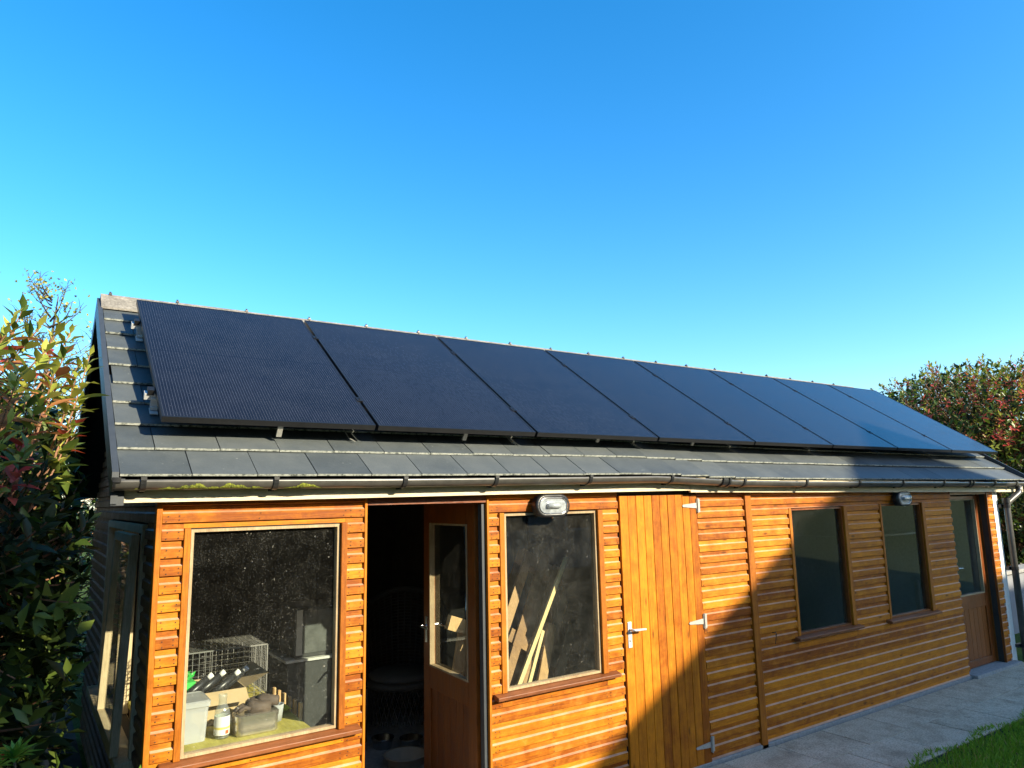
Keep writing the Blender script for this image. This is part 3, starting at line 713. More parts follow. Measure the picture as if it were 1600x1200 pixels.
# moss growing along the bottom of the gutter face
def moss(xa, xb):
    """ragged cushion hugging the lower face of the gutter"""
    m = MB(); xs_ = np.arange(xa, xb, 0.0035); ph = random.uniform(0, 9); rows = []
    for x in xs_:
        e = max(0.0, min(1, (x - xa)/0.06, (xb - x)/0.06))
        nz = 0.75 + 0.22*math.sin(x*41 + ph) + 0.18*math.sin(x*97 + 2*ph) + random.uniform(-0.12, 0.12)
        a0 = math.pi + R(70 + 6*math.sin(x*37 + ph) + random.uniform(-2, 2)); a1 = a0 - R(6 + 34*max(0.0, nz)*e); z = interp(x, GZ) + 0.022
        th = 0.004*e*max(0.1, nz) + random.uniform(0, 0.0012)
        rows.append([(x, GY + (GR + 0.0005 + t_*th)*math.cos(a0 + (a1-a0)*f), z + (GR + 0.0005 + t_*th)*math.sin(a0 + (a1-a0)*f)) for f, t_ in ((0, 0), (0.25, 0.9), (0.55, 1.0), (0.85, 0.7), (1, 0))])
    V = [p for r in rows for p in r]; m.add(V, [(5*i+k, 5*i+k+1, 5*i+6+k, 5*i+5+k) for i in range(len(rows)-1) for k in range(4)])
    return m
mm = moss(0.50, 0.97)
for a, b in ((0.40, 0.43), (1.07, 1.27)): t_ = moss(a, b); mm.add(t_.v, t_.f)
tag(mm.build('moss', M['moss'], gut_o, smooth=True), kind='stuff')
# downpipe
z = interp(9.6, GZ)
dp = MB().tube([(9.60,GY,z-0.02),(9.60,GY,z-0.07),(9.57,GY+0.005,z-0.105),(9.40,-0.075,z-0.20),(9.37,-0.068,z-0.24),(9.37,-0.066,0.02)], 0.034, 14)
dpo = dp.build('downpipe', M['gutter'], shed, smooth=True)
for zz in (1.72, 1.02, 0.18): MB().tube([(9.37,-0.066,zz-0.02),(9.37,-0.066,zz+0.02)], 0.040, 14).box(9.31, 9.43, -0.03, 0.006, zz-0.018, zz+0.018).build('pipe_clip', M['black_plastic'], dpo)
for zz in (1.78,): MB().tube([(9.37,-0.066,zz-0.03),(9.37,-0.066,zz+0.03)], 0.041, 14).build('collar', M['black_plastic'], dpo)

# ================================================================== SOLAR PANELS
H0 = 0.140                           # top of the glass above the slate plane
PX0, PYB, PZB = 0.5313, 0.100, 2.3583
def pp(x, s, h): # point on the panel plane
    return Vector((x, PYB + s*CP - h*SP, PZB + s*SP + h*CP))
PWD, PLN, FT = 1.134, 1.722, 0.032
fm = MB()
for a in ((0, PWD, 0, 0.011), (0, PWD, PLN-0.011, PLN), (0, 0.011, 0.011, PLN-0.011), (PWD-0.011, PWD, 0.011, PLN-0.011)): fm.box(a[0], a[1], a[2], a[3], -FT, 0)
frame_me = fm.mesh('frame', M['dark_metal'])
cell_me = MB().box(0.011, PWD-0.011, 0.011, PLN-0.011, -0.006, -0.0015).mesh('cell_sheet', M['solar'])
clamp_me = MB().box(-0.019, 0.019, -0.025, 0.025, 0.0005, 0.004).box(-0.009, 0.009, -0.025, 0.025, -0.030, 0.0004).tube([(0,0,0.003),(0,0,0.009)], 0.006, 6).mesh('clamp', M['dark_metal'])
for i in range(8):
    x = PX0 + i*1.154
    nx = ['the first, over the open left gable', 'second from the left gable', 'third from the left gable', 'fourth from the left gable', 'fifth from the left gable', 'sixth from the left gable', 'seventh from the left gable', 'the last, over the downpipe end'][i]
    t = thing('solar_panel', pp(x, 0, 0), 'black solar panel on the slate roof, ' + nx, 'solar panel', 'solar panels in a row on the roof')
    bow = (0.010, 0.0, -0.006, -0.006, -0.005, 0.0, 0.001, 0.001)[i]
    dq = qs @ Quaternion((0, 0, 1), R(random.uniform(-0.06, 0.06)))
    t.rotation_mode = 'QUATERNION'; t.rotation_quaternion = dq
    for nm, me in (('frame', frame_me), ('cell_sheet', cell_me)):
        o = bpy.data.objects.new(nm, me); col.objects.link(o); o.parent = t
    for s in ((0.34, 1.36) if i < 7 else ()):
        o = bpy.data.objects.new('clamp', clamp_me); col.objects.link(o); o.parent = t; o.location = (PWD + 0.010, s, 0)
hook_me = MB().add([(-0.012,0,0),(0.012,0,0),(0.012,0,-0.003),(-0.012,0,-0.003)], [(0,1,2,3)])
for j, s in enumerate((0.34, 1.36)):
    t = thing('mounting_rail', pp(PX0-0.05, s, -FT-0.045), ('lower' if j == 0 else 'upper') + ' aluminium rail carrying the solar panels', 'rail')
    if j == 0: t0 = t
    m = MB().bar(pp(PX0-0.05, s, -FT-0.020), pp(PX0+9.24, s, -FT-0.020), 0.036, 0.036, up=dn); m.build('rail', M['silver'], t)
    MB().bar(pp(PX0-0.036, s, -FT+0.006), pp(PX0-0.004, s, -FT+0.006), 0.045, 0.030, up=dn).build('end_clamp', M['dark_metal'], t)
    # hooks standing on the slates
    for k in range(9):
        x = PX0 + (0.0 if k == 0 else 0.32) + k*1.10
        hk = MB().bar(pp(x-0.018, s-0.028, -FT-0.05), pp(x+0.018, s-0.028, -FT-0.05), 0.014, 0.055, up=dn)
        hk.bar(pp(x-0.018, s-0.03, -FT-0.076), pp(x+0.018, s-0.03, -FT-0.076), 0.03, 0.016, up=dn).bar(pp(x-0.02, s-0.045, -H0+0.016), pp(x+0.02, s-0.045, -H0+0.016), 0.07, 0.006, up=dn); hk.build('roof_hook', M['silver'], t)
# small supports and slate straps showing below the lower edge
for px, py in ((437, 673), (727, 680), (935, 684), (1083, 690)):
    r_ = ray(px, py); o_ = pp(0, 0, -FT-0.035); tt = (o_ - CAM).dot(dn)/r_.dot(dn); P = CAM + r_*tt
    MB().bar(P + Vector((-0.014,0,0)), P + Vector((0.014,0,0)), 0.012, 0.07, up=dn).build('clip', M['zinc'], t0)
for px in (545, 797, 985, 1140, 1260):
    r_ = ray(px, 686 + (px-545)*0.018); o_ = rp(0, 0, 0.014); tt = (o_ - CAM).dot(dn)/r_.dot(dn); P = CAM + r_*tt
    up_ = Vector((0, CP, SP))
    MB().tube([P + Vector((0.03,0,0)) - up_*0.03, P - up_*0.0 + dn*0.006, P - Vector((0.004,0,0)) + up_*0.035 + dn*0.012, P + up_*0.10 + dn*0.03 - Vector((0.02,0,0))], 0.0035, 6).build('strap', M['zinc'], t0)

# ================================================================== WALL LAMPS
def stadium(cx, cz, w_, h_, n=10):
    r = h_/2; a = w_/2 - r; P = []
    for k in range(n+1): th = -math.pi/2 + math.pi*k/n; P.append((cx + a + r*math.cos(th), cz + r*math.sin(th)))
    for k in range(n+1): th = math.pi/2 + math.pi*k/n; P.append((cx - a + r*math.cos(th), cz + r*math.sin(th)))
    return P
def loft(rings, cap0=True, cap1=True, mi=0, m=None):
    m = m or MB(); n = len(rings[0]); V = [p for r in rings for p in r]; F = []
    for i in range(len(rings)-1):
        for k in range(n): F.append((i*n+k, i*n+(k+1)%n, (i+1)*n+(k+1)%n, (i+1)*n+k))
    if cap0: F.append(tuple(range(n)))
    if cap1: F.append(tuple((len(rings)-1)*n+k for k in range(n)))
    return m.add(V, F, mi)
M['lens'] = m_clear('clear_lens', (0.85, 0.88, 0.9), 0.05)
M['lamp_white'] = plain('white_reflector', (0.40, 0.41, 0.41), 0.3, var=0.5, scale=26)
def wall_lamp(cx, cz, label, w_=0.27, h_=0.15):
    t = thing('wall_lamp', (cx, 0, cz - h_/2), label, 'lamp', 'bulkhead lamps on the shed front')
    S = lambda y, w, h: [(p[0], y, p[1]) for p in stadium(cx, cz, w, h)]
    loft([S(-0.017, w_, h_), S(-0.055, w_, h_), S(-0.066, w_-0.012, h_-0.012)]).build('base', M['black_plastic'], t)
    loft([S(-0.0665, w_-0.018, h_-0.018), S(-0.070, w_-0.022, h_-0.022)]).build('reflector', M['lamp_white'], t)
    ring = loft([S(-0.060, w_+0.002, h_+0.002), S(-0.074, w_-0.004, h_-0.004), S(-0.078, w_-0.046, h_-0.046), S(-0.067, w_-0.046, h_-0.046)], False, False)
    ring.build('ring', M['black_plastic'], t, smooth=True)
    loft([S(-0.0775, w_-0.042, h_-0.042), S(-0.0800, w_-0.047, h_-0.047), S(-0.0775, w_-0.052, h_-0.052)], False, False).build('bezel', M['steel'], t, smooth=True)
    loft([S(-0.0780, w_-0.053, h_-0.053), S(-0.094, w_-0.064, h_-0.062), S(-0.104, w_-0.10, h_-0.090), S(-0.107, w_-0.15, h_-0.125)], False, True).build('lens', M['lens'], t, smooth=True)
    MB().tube([(cx-0.05, -0.082, cz), (cx+0.05, -0.082, cz)], 0.016, 10).build('bulb', M['lamp_white'], t, smooth=True)
    MB().tube([(cx, -0.062, cz-h_/2+0.002), (cx, -0.062, cz-h_/2-0.008)], 0.007, 8).build('screw', M['steel'], t)
p = at_y(863, 790, -0.06); wall_lamp(p.x, p.z, 'clear oval bulkhead lamp over the sunlit window with pallets behind it', 0.27, 0.145)
p = at_y(1412, 779, -0.06); wall_lamp(p.x, p.z, 'clear oval bulkhead lamp over a shaded window', 0.26, 0.14)

# hook hanging on the boards
p = at_y(1207, 988, -0.004)
MB().tube([p + Vector((0,0.004,0)), p + Vector((0,-0.03,0.004)), p + Vector((0,-0.036,-0.01)), p + Vector((0,-0.03,-0.022))], 0.004, 6).tube([p+Vector((0.004,-0.031,-0.02)), p+Vector((0.010,-0.012,-0.09))], 0.003, 6).build('wall_hook', M['dark_metal'])
tag(bpy.data.objects['wall_hook'], 'small rusty hook with a pin hanging on the shaded boards', 'hook')

# ================================================================== THINGS INSIDE
M['bench'] = wood('olive_worn_board', (0.42, 0.36, 0.06), (0.66, 0.58, 0.14), 'y', 0.75, 0.1, False, weather=0.25)
M['cardboard'] = plain('cardboard', (0.52, 0.38, 0.20), 0.9, var=0.12, scale=8)
M['tub'] = m_clear('cloudy_plastic', (0.62, 0.64, 0.62), 0.45)
M['bottle'] = m_clear('bottle_glass', (0.82, 0.85, 0.80), 0.14)
M['paper'] = plain('paper_label', (0.78, 0.77, 0.72), 0.8, var=0.08, scale=25)
M['red_ink'] = plain('orange_print', (0.55, 0.12, 0.04), 0.8)
M['yellow_ink'] = plain('yellow_print', (0.72, 0.60, 0.16), 0.8)
M['tin'] = plain('bright_tin', (0.66, 0.61, 0.50), 0.25, 0.85, var=0.2, scale=14)
M['leather'] = plain('dark_leather', (0.10, 0.07, 0.05), 0.75, var=0.4, scale=25, bump=0.4)
M['green_plastic'] = plain('green_plastic', (0.06, 0.55, 0.09), 0.4, var=0.2)
M['yellow_cloth'] = plain('yellow_cloth', (0.75, 0.66, 0.06), 0.85, var=0.15)
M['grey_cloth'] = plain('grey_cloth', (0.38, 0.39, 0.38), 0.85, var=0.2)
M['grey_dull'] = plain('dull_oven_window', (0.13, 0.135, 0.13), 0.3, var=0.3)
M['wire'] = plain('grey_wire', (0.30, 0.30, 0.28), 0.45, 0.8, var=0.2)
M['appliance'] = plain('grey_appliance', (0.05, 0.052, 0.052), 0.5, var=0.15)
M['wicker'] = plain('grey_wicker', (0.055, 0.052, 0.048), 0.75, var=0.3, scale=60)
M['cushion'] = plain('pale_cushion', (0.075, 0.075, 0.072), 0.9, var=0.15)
M['blue_sheet'] = plain('blue_tarpaulin', (0.05, 0.13, 0.26), 0.6, var=0.3, scale=5)
M['beige'] = plain('beige_ceramic', (0.42, 0.34, 0.24), 0.5, var=0.12)
M['pebble'] = plain('dark_felt', (0.05, 0.05, 0.05), 0.9)
FL = 0.03; BT = 0.77
b = thing('workbench', (0.94, 0.66, FL), 'olive topped workbench inside behind the big dusty window by the corner', 'workbench')
MB().box(0.595, 1.315, 0.082, 1.27, BT-0.03, BT).build('top', M['bench'], b, bevel=0.003)
for x in (0.63, 1.27):
    for y in (0.13, 1.22): MB().box(x-0.025, x+0.025, y-0.025, y+0.025, FL, BT-0.031).build('leg', M['pine_z'], b)
Z = BT + 0.001
# plastic tub with lid
t = thing('plastic_tub', (0.745, 0.29, Z), 'cloudy plastic tub with a lid standing beside the glass bottle', 'tub')
def rbox(cx, cy, w_, d_, z, r=0.02, n=4):
    P = []
    for sx, sy, a0 in ((1,1,0),(-1,1,90),(-1,-1,180),(1,-1,270)):
        for k in range(n+1):
            a = R(a0 + 90*k/n); P.append((cx + sx*(w_/2-r) + r*math.cos(a), cy + sy*(d_/2-r) + r*math.sin(a), z))
    return P
loft([rbox(0.745,0.29,0.155,0.20,Z), rbox(0.745,0.29,0.175,0.22,Z+0.175)], True, False).build('body', M['tub'], t, smooth=False)
loft([rbox(0.745,0.29,0.187,0.232,Z+0.165), rbox(0.745,0.29,0.19,0.235,Z+0.188), rbox(0.745,0.29,0.17,0.215,Z+0.193)]).build('lid', M['tub'], t)
MB().box(0.70, 0.80, 0.24, 0.34, Z+0.004, Z+0.05).build('contents', M['grey_cloth'], t)
# bottle
t = thing('glass_bottle', (0.898, 0.20, Z), 'empty clear glass bottle with a white paper label', 'bottle')
MB().lathe((0.898,0.20,Z), [(0.0,0.002),(0.034,0),(0.037,0.006),(0.037,0.115),(0.033,0.135),(0.020,0.158),(0.019,0.185),(0.021,0.188),(0.021,0.205),(0.018,0.207)], 20).build('body', M['bottle'], t, smooth=True)
lab = MB().lathe((0.898,0.20,Z), [(0.0376,0.018),(0.0376,0.105)], 20).build('paper_label', M['paper'], t, smooth=True)
MB().lathe((0.898,0.20,Z), [(0.0380,0.045),(0.0380,0.056)], 20).build('label_band', M['yellow_ink'], lab, smooth=True)
def arc_patch(c, r, a0, a1, z0, z1, n=5):
    V = []; F = []
    for k in range(n+1):
        a = R(a0 + (a1-a0)*k/n); V += [(c[0]+r*math.cos(a), c[1]+r*math.sin(a), c[2]+z0), (c[0]+r*math.cos(a), c[1]+r*math.sin(a), c[2]+z1)]
    for k in range(n): F.append((2*k, 2*k+2, 2*k+3, 2*k+1))
    return MB().add(V, F)
arc_patch((0.898,0.20,Z), 0.0382, 285, 315, 0.022, 0.040).build('label_spot', M['red_ink'], lab)
# tin with a lid rim
t = thing('metal_tin', (1.06, 0.195, Z), 'shiny rectangular metal tin with leather gloves on top', 'tin')
loft([rbox(1.06,0.195,0.200,0.115,Z,0.028), rbox(1.06,0.195,0.208,0.122,Z+0.006,0.030), rbox(1.06,0.195,0.208,0.122,Z+0.075,0.030)]).build('body', M['tin'], t, smooth=False)
loft([rbox(1.06,0.195,0.214,0.128,Z+0.0755,0.032), rbox(1.06,0.195,0.216,0.130,Z+0.096,0.032), rbox(1.06,0.195,0.196,0.110,Z+0.100,0.026)]).build('lid', M['tin'], t)
# glove: palm, thumb and four fingers in one skin-like mesh
def glove(c, ang, sc, name_label):
    z0 = c[2]; t = thing('work_glove', c, name_label, 'glove', 'dark leather gloves on the metal tin')
    ca, sa = math.cos(ang), math.sin(ang)
    def W(u, v, h): return (c[0] + (u*ca - v*sa)*sc, c[1] + (u*sa + v*ca)*sc, z0 + h*sc)
    m = MB()
    m.tube([W(-0.10,0,0.018), W(-0.05,0,0.02), W(0,0,0.026), W(0.035,0,0.022)], [0.030*sc, 0.034*sc, 0.040*sc, 0.032*sc], 10)
    for k, v in enumerate((-0.033, -0.012, 0.010, 0.031)):
        l = (0.075, 0.09, 0.085, 0.065)[k]
        m.tube([W(0.02, v*0.8, 0.024), W(0.02+l*0.5, v*1.1, 0.034), W(0.02+l*0.85, v*1.2, 0.020), W(0.02+l, v*1.2, 0.010)], [0.012*sc, 0.012*sc, 0.011*sc, 0.007*sc], 8)
    m.tube([W(-0.02, -0.035, 0.022), W(0.01, -0.058, 0.020), W(0.045, -0.064, 0.013)], [0.014*sc, 0.013*sc, 0.008*sc], 8)
    o = m.build('leather', M['leather'], t, smooth=True)
glove((1.045, 0.185, Z+0.101), R(170), 0.85, 'lower dark leather work glove lying flat on the metal tin')
glove((1.10, 0.215, Z+0.122), R(150), 0.8, 'upper dark leather work glove lying across the other glove')
m = MB().lathe((1.20, 0.31, Z), [(0,0.001),(0.028,0),(0.038,0.085),(0.035,0.085),(0.026,0.006),(0,0.006)], 18)
tag(m.build('plastic_cup', M['grey_cloth'], off=(1.20,0.31,Z), smooth=True), 'small grey cup beside the metal tin', 'cup')
# cardboard box with tubes in it
t = thing('cardboard_box', (0.90, 0.62, Z), 'open cardboard box of tubes on the workbench', 'box')
x0, x1, y0, y1, zt = 0.70, 1.07, 0.44, 0.80, Z+0.165
cb = MB().box(x0,x1,y0,y0+0.005,Z,zt).box(x0,x1,y1-0.005,y1,Z,zt).box(x0,x0+0.005,y0+0.005,y1-0.005,Z,zt).box(x1-0.005,x1,y0+0.005,y1-0.005,Z,zt).box(x0,x1,y0,y1,Z-0.0005,Z+0.003)
cb.build('carton', M['cardboard'], t)
MB().add([(x0,y0,zt),(x1,y0,zt),(x1,y0-0.08,zt-0.05),(x0,y0-0.08,zt-0.05)], [(0,1,2,3)]).add([(x1,y0,zt),(x1,y1,zt),(x1+0.12,y1,zt+0.06),(x1+0.12,y0,zt+0.06)], [(0,1,2,3)]).build('flap', M['cardboard'], t)
for i, (dx, dy, mt) in enumerate(((0.0,0.0,'black_plastic'),(0.07,0.03,'black_plastic'),(0.14,-0.01,'black_plastic'),(0.2,0.05,'black_plastic'))):
    a = Vector((0.74+dx, 0.56+dy, Z+0.10)); b_ = a + Vector((0.16, 0.02, 0.11))
    tt = thing('silicone_tube', a, 'dark tube with a pale cap sticking out of the cardboard box', 'tube', 'tubes in the cardboard box')
    MB().tube([a, b_], 0.021, 12).build('barrel', M[mt], tt, smooth=True); MB().tube([b_, b_ + (b_-a).normalized()*0.03], 0.015, 10).build('cap', M['paper'], tt, smooth=True)
# bright green bag end
t_ = MB(); c = Vector((0.79, 0.64, Z+0.20))
for i in range(26):
    d1 = Vector((random.uniform(-1,1), random.uniform(-1,1), random.uniform(-0.3,1))).normalized()*random.uniform(0.02,0.06)
    d2 = Vector((random.uniform(-1,1), random.uniform(-1,1), random.uniform(-0.3,1))).normalized()*random.uniform(0.02,0.06)
    t_.add([c, c+d1, c+d1*0.8+d2, c+d2], [(0,1,2,3)])
t_.box(c.x-0.05, c.x+0.05, c.y-0.05, c.y+0.05, Z+0.10, c.z)
tag(t_.build('plastic_bag', M['green_plastic'], off=tuple(c - Vector((0,0,0.1)))), 'crumpled bright green plastic bag in the cardboard box', 'bag')
yc = MB(); 
for i in range(12):
    for j in range(7):
        pass
gx = [(1.12 + 0.20*i/11, 0.42 + 0.16*j/6) for i in range(12) for j in range(7)]
hh = lambda x, y: Z + 0.012 + 0.055*math.exp(-((x-1.2)/0.07)**2 - ((y-0.5)/0.06)**2) + 0.006*math.sin(x*90)*math.sin(y*70)
yc.add([(x, y, hh(x, y)) for x, y in gx], [(i*7+j, (i+1)*7+j, (i+1)*7+j+1, i*7+j+1) for i in range(11) for j in range(6)])
tag(yc.build('duster', M['yellow_cloth'], off=(1.2,0.5,Z), smooth=True), 'crumpled yellow duster on the workbench behind the gloves', 'cloth')
# wooden pegs along the bench edge
for i in range(6):
    y = 0.30 + 0.10*i; z = Z + 0.02
    o = MB().box(1.318, 1.336, y-0.012, y+0.012, BT-0.06, BT+0.075 - 0.004*i).build('wooden_peg', M['pine_z'], off=(1.327, y, BT-0.06), bevel=0.003)
    tag(o, 'short square wooden peg standing up along the workbench edge', 'peg', 'pegs along the workbench edge')
# wire cage
t = thing('wire_cage', (0.98, 1.06, Z), 'grey wire pet cage at the back of the workbench', 'cage')
cx0, cx1, cy0, cy1, cz0, cz1 = 0.66, 1.295, 0.86, 1.25, Z, Z+0.30
def wires(pa, pb, pc, n1, n2, name):
    m = MB(); A, B, C_ = Vector(pa), Vector(pb), Vector(pc)
    for i in range(n1+1):
        s_ = A + (B-A)*i/n1; m.bar(s_, s_ + (C_-A), 0.0028, 0.0028)
    for i in range(n2+1):
        s_ = A + (C_-A)*i/n2; m.bar(s_, s_ + (B-A), 0.0028, 0.0028, up=(0,1,0.3))
    m.build(name, M['wire'], t)
wires((cx0,cy0,cz0),(cx1,cy0,cz0),(cx0,cy0,cz1),18,9,'front_mesh'); wires((cx0,cy1,cz0),(cx1,cy1,cz0),(cx0,cy1,cz1),18,9,'back_mesh')
wires((cx1,cy0,cz0),(cx1,cy1,cz0),(cx1,cy0,cz1),11,9,'end_mesh'); wires((cx0,cy0,cz0),(cx0,cy1,cz0),(cx0,cy0,cz1),11,9,'end_mesh')
wires((cx0,cy0,cz1),(cx1,cy0,cz1),(cx0,cy1,cz1),18,11,'lid_mesh')
MB().bar((cx1,cy0,cz0),(cx1,cy0,cz1),0.007,0.007).bar((cx0,cy0,cz1),(cx1,cy0,cz1),0.007,0.007).box(cx1-0.16,cx1-0.10,cy0-0.006,cy0,Z+0.14,Z+0.17).build('door_latch', M['wire'], t)
# cabinet and microwave behind
A = at_y(462, 950, 1.55); B = at_y(545, 1018, 1.55)
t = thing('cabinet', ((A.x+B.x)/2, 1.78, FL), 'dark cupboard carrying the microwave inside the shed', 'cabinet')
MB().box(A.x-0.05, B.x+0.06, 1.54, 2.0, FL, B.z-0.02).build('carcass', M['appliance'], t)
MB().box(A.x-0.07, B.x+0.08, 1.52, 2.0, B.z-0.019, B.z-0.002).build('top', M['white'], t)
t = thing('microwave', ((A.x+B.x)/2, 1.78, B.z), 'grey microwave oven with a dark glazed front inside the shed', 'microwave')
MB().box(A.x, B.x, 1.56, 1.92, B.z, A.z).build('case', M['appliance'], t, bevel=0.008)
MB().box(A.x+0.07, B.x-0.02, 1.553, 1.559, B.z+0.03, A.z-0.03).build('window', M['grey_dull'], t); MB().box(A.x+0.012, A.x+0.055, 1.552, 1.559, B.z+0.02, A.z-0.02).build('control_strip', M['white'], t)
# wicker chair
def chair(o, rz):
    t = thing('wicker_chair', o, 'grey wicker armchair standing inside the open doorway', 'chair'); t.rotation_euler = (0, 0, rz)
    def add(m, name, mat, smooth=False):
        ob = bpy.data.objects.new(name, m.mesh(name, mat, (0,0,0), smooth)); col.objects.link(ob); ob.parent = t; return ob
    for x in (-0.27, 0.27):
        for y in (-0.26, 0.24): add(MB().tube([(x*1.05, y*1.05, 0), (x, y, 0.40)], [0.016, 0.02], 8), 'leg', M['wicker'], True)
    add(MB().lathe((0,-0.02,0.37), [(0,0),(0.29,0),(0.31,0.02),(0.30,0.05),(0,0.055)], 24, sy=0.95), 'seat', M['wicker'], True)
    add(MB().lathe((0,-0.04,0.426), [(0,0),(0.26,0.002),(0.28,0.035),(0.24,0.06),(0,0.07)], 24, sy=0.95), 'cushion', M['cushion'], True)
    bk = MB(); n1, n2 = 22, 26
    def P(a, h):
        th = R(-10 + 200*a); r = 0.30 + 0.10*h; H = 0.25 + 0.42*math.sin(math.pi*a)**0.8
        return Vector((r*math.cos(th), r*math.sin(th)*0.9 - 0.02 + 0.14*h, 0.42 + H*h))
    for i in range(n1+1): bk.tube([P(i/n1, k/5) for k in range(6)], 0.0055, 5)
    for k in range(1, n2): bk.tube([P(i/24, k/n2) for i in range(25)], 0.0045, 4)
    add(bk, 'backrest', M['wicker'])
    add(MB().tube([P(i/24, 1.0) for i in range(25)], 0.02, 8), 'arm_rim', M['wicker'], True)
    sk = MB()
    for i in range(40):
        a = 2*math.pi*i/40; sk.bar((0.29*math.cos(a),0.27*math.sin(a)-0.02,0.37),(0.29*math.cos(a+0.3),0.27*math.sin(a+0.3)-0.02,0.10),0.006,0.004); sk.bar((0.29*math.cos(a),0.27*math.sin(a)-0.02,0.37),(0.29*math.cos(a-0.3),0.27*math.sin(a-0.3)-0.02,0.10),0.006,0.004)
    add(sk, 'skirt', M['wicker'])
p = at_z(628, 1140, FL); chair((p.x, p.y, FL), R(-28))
def bowl(px, py, r, h, name, mat, label, group):
    p = at_z(px, py, FL); 
    o = MB().lathe((p.x,p.y,FL+0.0005), [(0,0.001),(r*0.8,0),(r*0.86,0.012),(r*0.97,h),(r*1.06,h+0.002),(r*1.06,h+0.006),(r*0.94,h+0.004),(r*0.82,0.014),(0,0.012)], 28).build(name, mat, off=(p.x,p.y,FL+0.0005), smooth=True)
    tag(o, label, 'bowl', group)
bowl(598, 1168, 0.085, 0.07, 'steel_bowl', M['steel'], 'shiny steel pet bowl on the floor, the one further from the open door leaf', 'steel bowls on the floor')
bowl(642, 1168, 0.085, 0.07, 'steel_bowl', M['steel'], 'shiny steel pet bowl on the floor, the one next to the open door leaf', 'steel bowls on the floor')
bowl(634, 1196, 0.150, 0.075, 'ceramic_bowl', M['beige'], 'wide beige bowl on the floor in front of the steel bowls', None)
# pallets
def pallet(c, U, V, label, w_=0.8, l_=1.2, mat=None, sw=0.075, ns=5):
    U = Vector(U).normalized(); V = Vector(V).normalized(); N = U.cross(V).normalized(); c = Vector(c)
    low = min((c + U*(a*w_/2) + V*(b_*l_/2)).z for a in (-1,1) for b_ in (-1,1)); c = c + Vector((0,0, FL + 0.012 - low)) if low < FL + 0.012 else c
    mat = mat or M['pallet']
    t = thing('pallet', (c.x, c.y, FL), label, 'pallet', 'pallets stacked behind the window')
    for i in range(ns):
        u = -w_/2 + 0.05 + (w_-0.10)*i/(ns-1)
        MB().bar(c + U*u - V*l_/2 + N*0.055, c + U*u + V*(l_/2 + random.uniform(-0.05, 0.05)) + N*0.055, sw, 0.018, up=N).build('slat', mat, t, bevel=0.002)
    for v in (-l_/2+0.05, 0, l_/2-0.05):
        MB().bar(c - U*w_/2 + V*v, c + U*w_/2 + V*v, 0.095, 0.088, up=N).build('bearer', mat, t, bevel=0.002)
    for i in range(3):
        u = -w_/2 + 0.06 + (w_-0.12)*i/2
        MB().bar(c + U*u - V*l_/2 - N*0.055, c + U*u + V*l_/2 - N*0.055, 0.095, 0.018, up=N).build('slat', mat, t)
    return t
va = at_y(860, 866, 0.66) - at_y(804, 1046, 0.46); ua = va.cross(Vector((0, -1, 0.25))).normalized()
pallet(at_y(826, 985, 0.52) + Vector((0.0, 0.0, -0.12)), ua if ua.x > 0 else -ua, va, 'rough pallet leaning aslant behind the window under the oval lamp', 0.62, 1.25, ns=5, sw=0.070)
pallet((at_y(912, 960, 0.62).x, 0.66, 0.72), (1, 0.05, 0), (0.03, 0.14, 1.0), 'rough pallet standing upright against the blue sheet', 0.66, 1.35, ns=5, sw=0.060, mat=M['pine_z'])
V = []; F = []
for i in range(25):
    for j in range(9):
        x = 2.75 + 0.60*i/24; z = FL + 0.01 + 1.75*j/8; V.append((x, 0.86 + 0.03*math.sin(i*1.1) + 0.02*math.sin(j*1.7+i*0.4) + 0.1*j/8, z))
for i in range(24):
    for j in range(8): F.append((i*9+j, (i+1)*9+j, (i+1)*9+j+1, i*9+j+1))
o = MB().add(V, F).build('blue_sheet', M['blue_sheet'], off=(3.05,1.62,FL), smooth=True); md = o.modifiers.new('solid', 'SOLIDIFY'); md.thickness = 0.004
tag(o, 'creased dark blue sheet hanging behind the upright pallet', 'sheet')
# loose battens in the sun
def batten(a, b_, w_, d_, label, mat='pine_bright', grp=None):
    a, b_ = Vector(a), Vector(b_); k = (FL + 0.02 - b_.z)/(b_.z - a.z); f_ = b_ + (b_-a)*k
    o = MB().bar(a, f_, w_, d_, up=(0, -1, 0)).build('batten', M[mat], off=tuple(f_ - Vector((0,0,0.02))), bevel=0.002); tag(o, label, 'batten', grp)
batten(at_y(884, 872, 0.34), at_y(812, 1066, 0.17), 0.030, 0.02, 'long bright pine batten leaning against the pallet')
batten(at_y(848, 985, 0.25), at_y(828, 1062, 0.17), 0.026, 0.018, 'short bright pine batten beside the longer one')
batten(at_y(862, 975, 0.40), at_y(846, 1068, 0.34), 0.075, 0.02, 'brown offcut board behind the battens', 'pine_z')
p1 = at_y(718, 962, 0.62); 
o = MB().bar(at_y(700, 972, 0.95), at_y(742, 984, 0.95), 0.10, 0.05, up=(0,-1,0)).bar(at_y(724, 990, 0.97), at_y(712, 1070, 0.93), 0.09, 0.02, up=(0,-1,0)).bar(at_y(738, 990, 0.97), at_y(727, 1070, 0.93), 0.06, 0.02, up=(0,-1,0)).build('timber_frame', M['pine_z'], off=tuple(at_y(712,1070,0.93)))
tag(o, 'piece of broken pine crate seen through the glazed open door', 'crate')
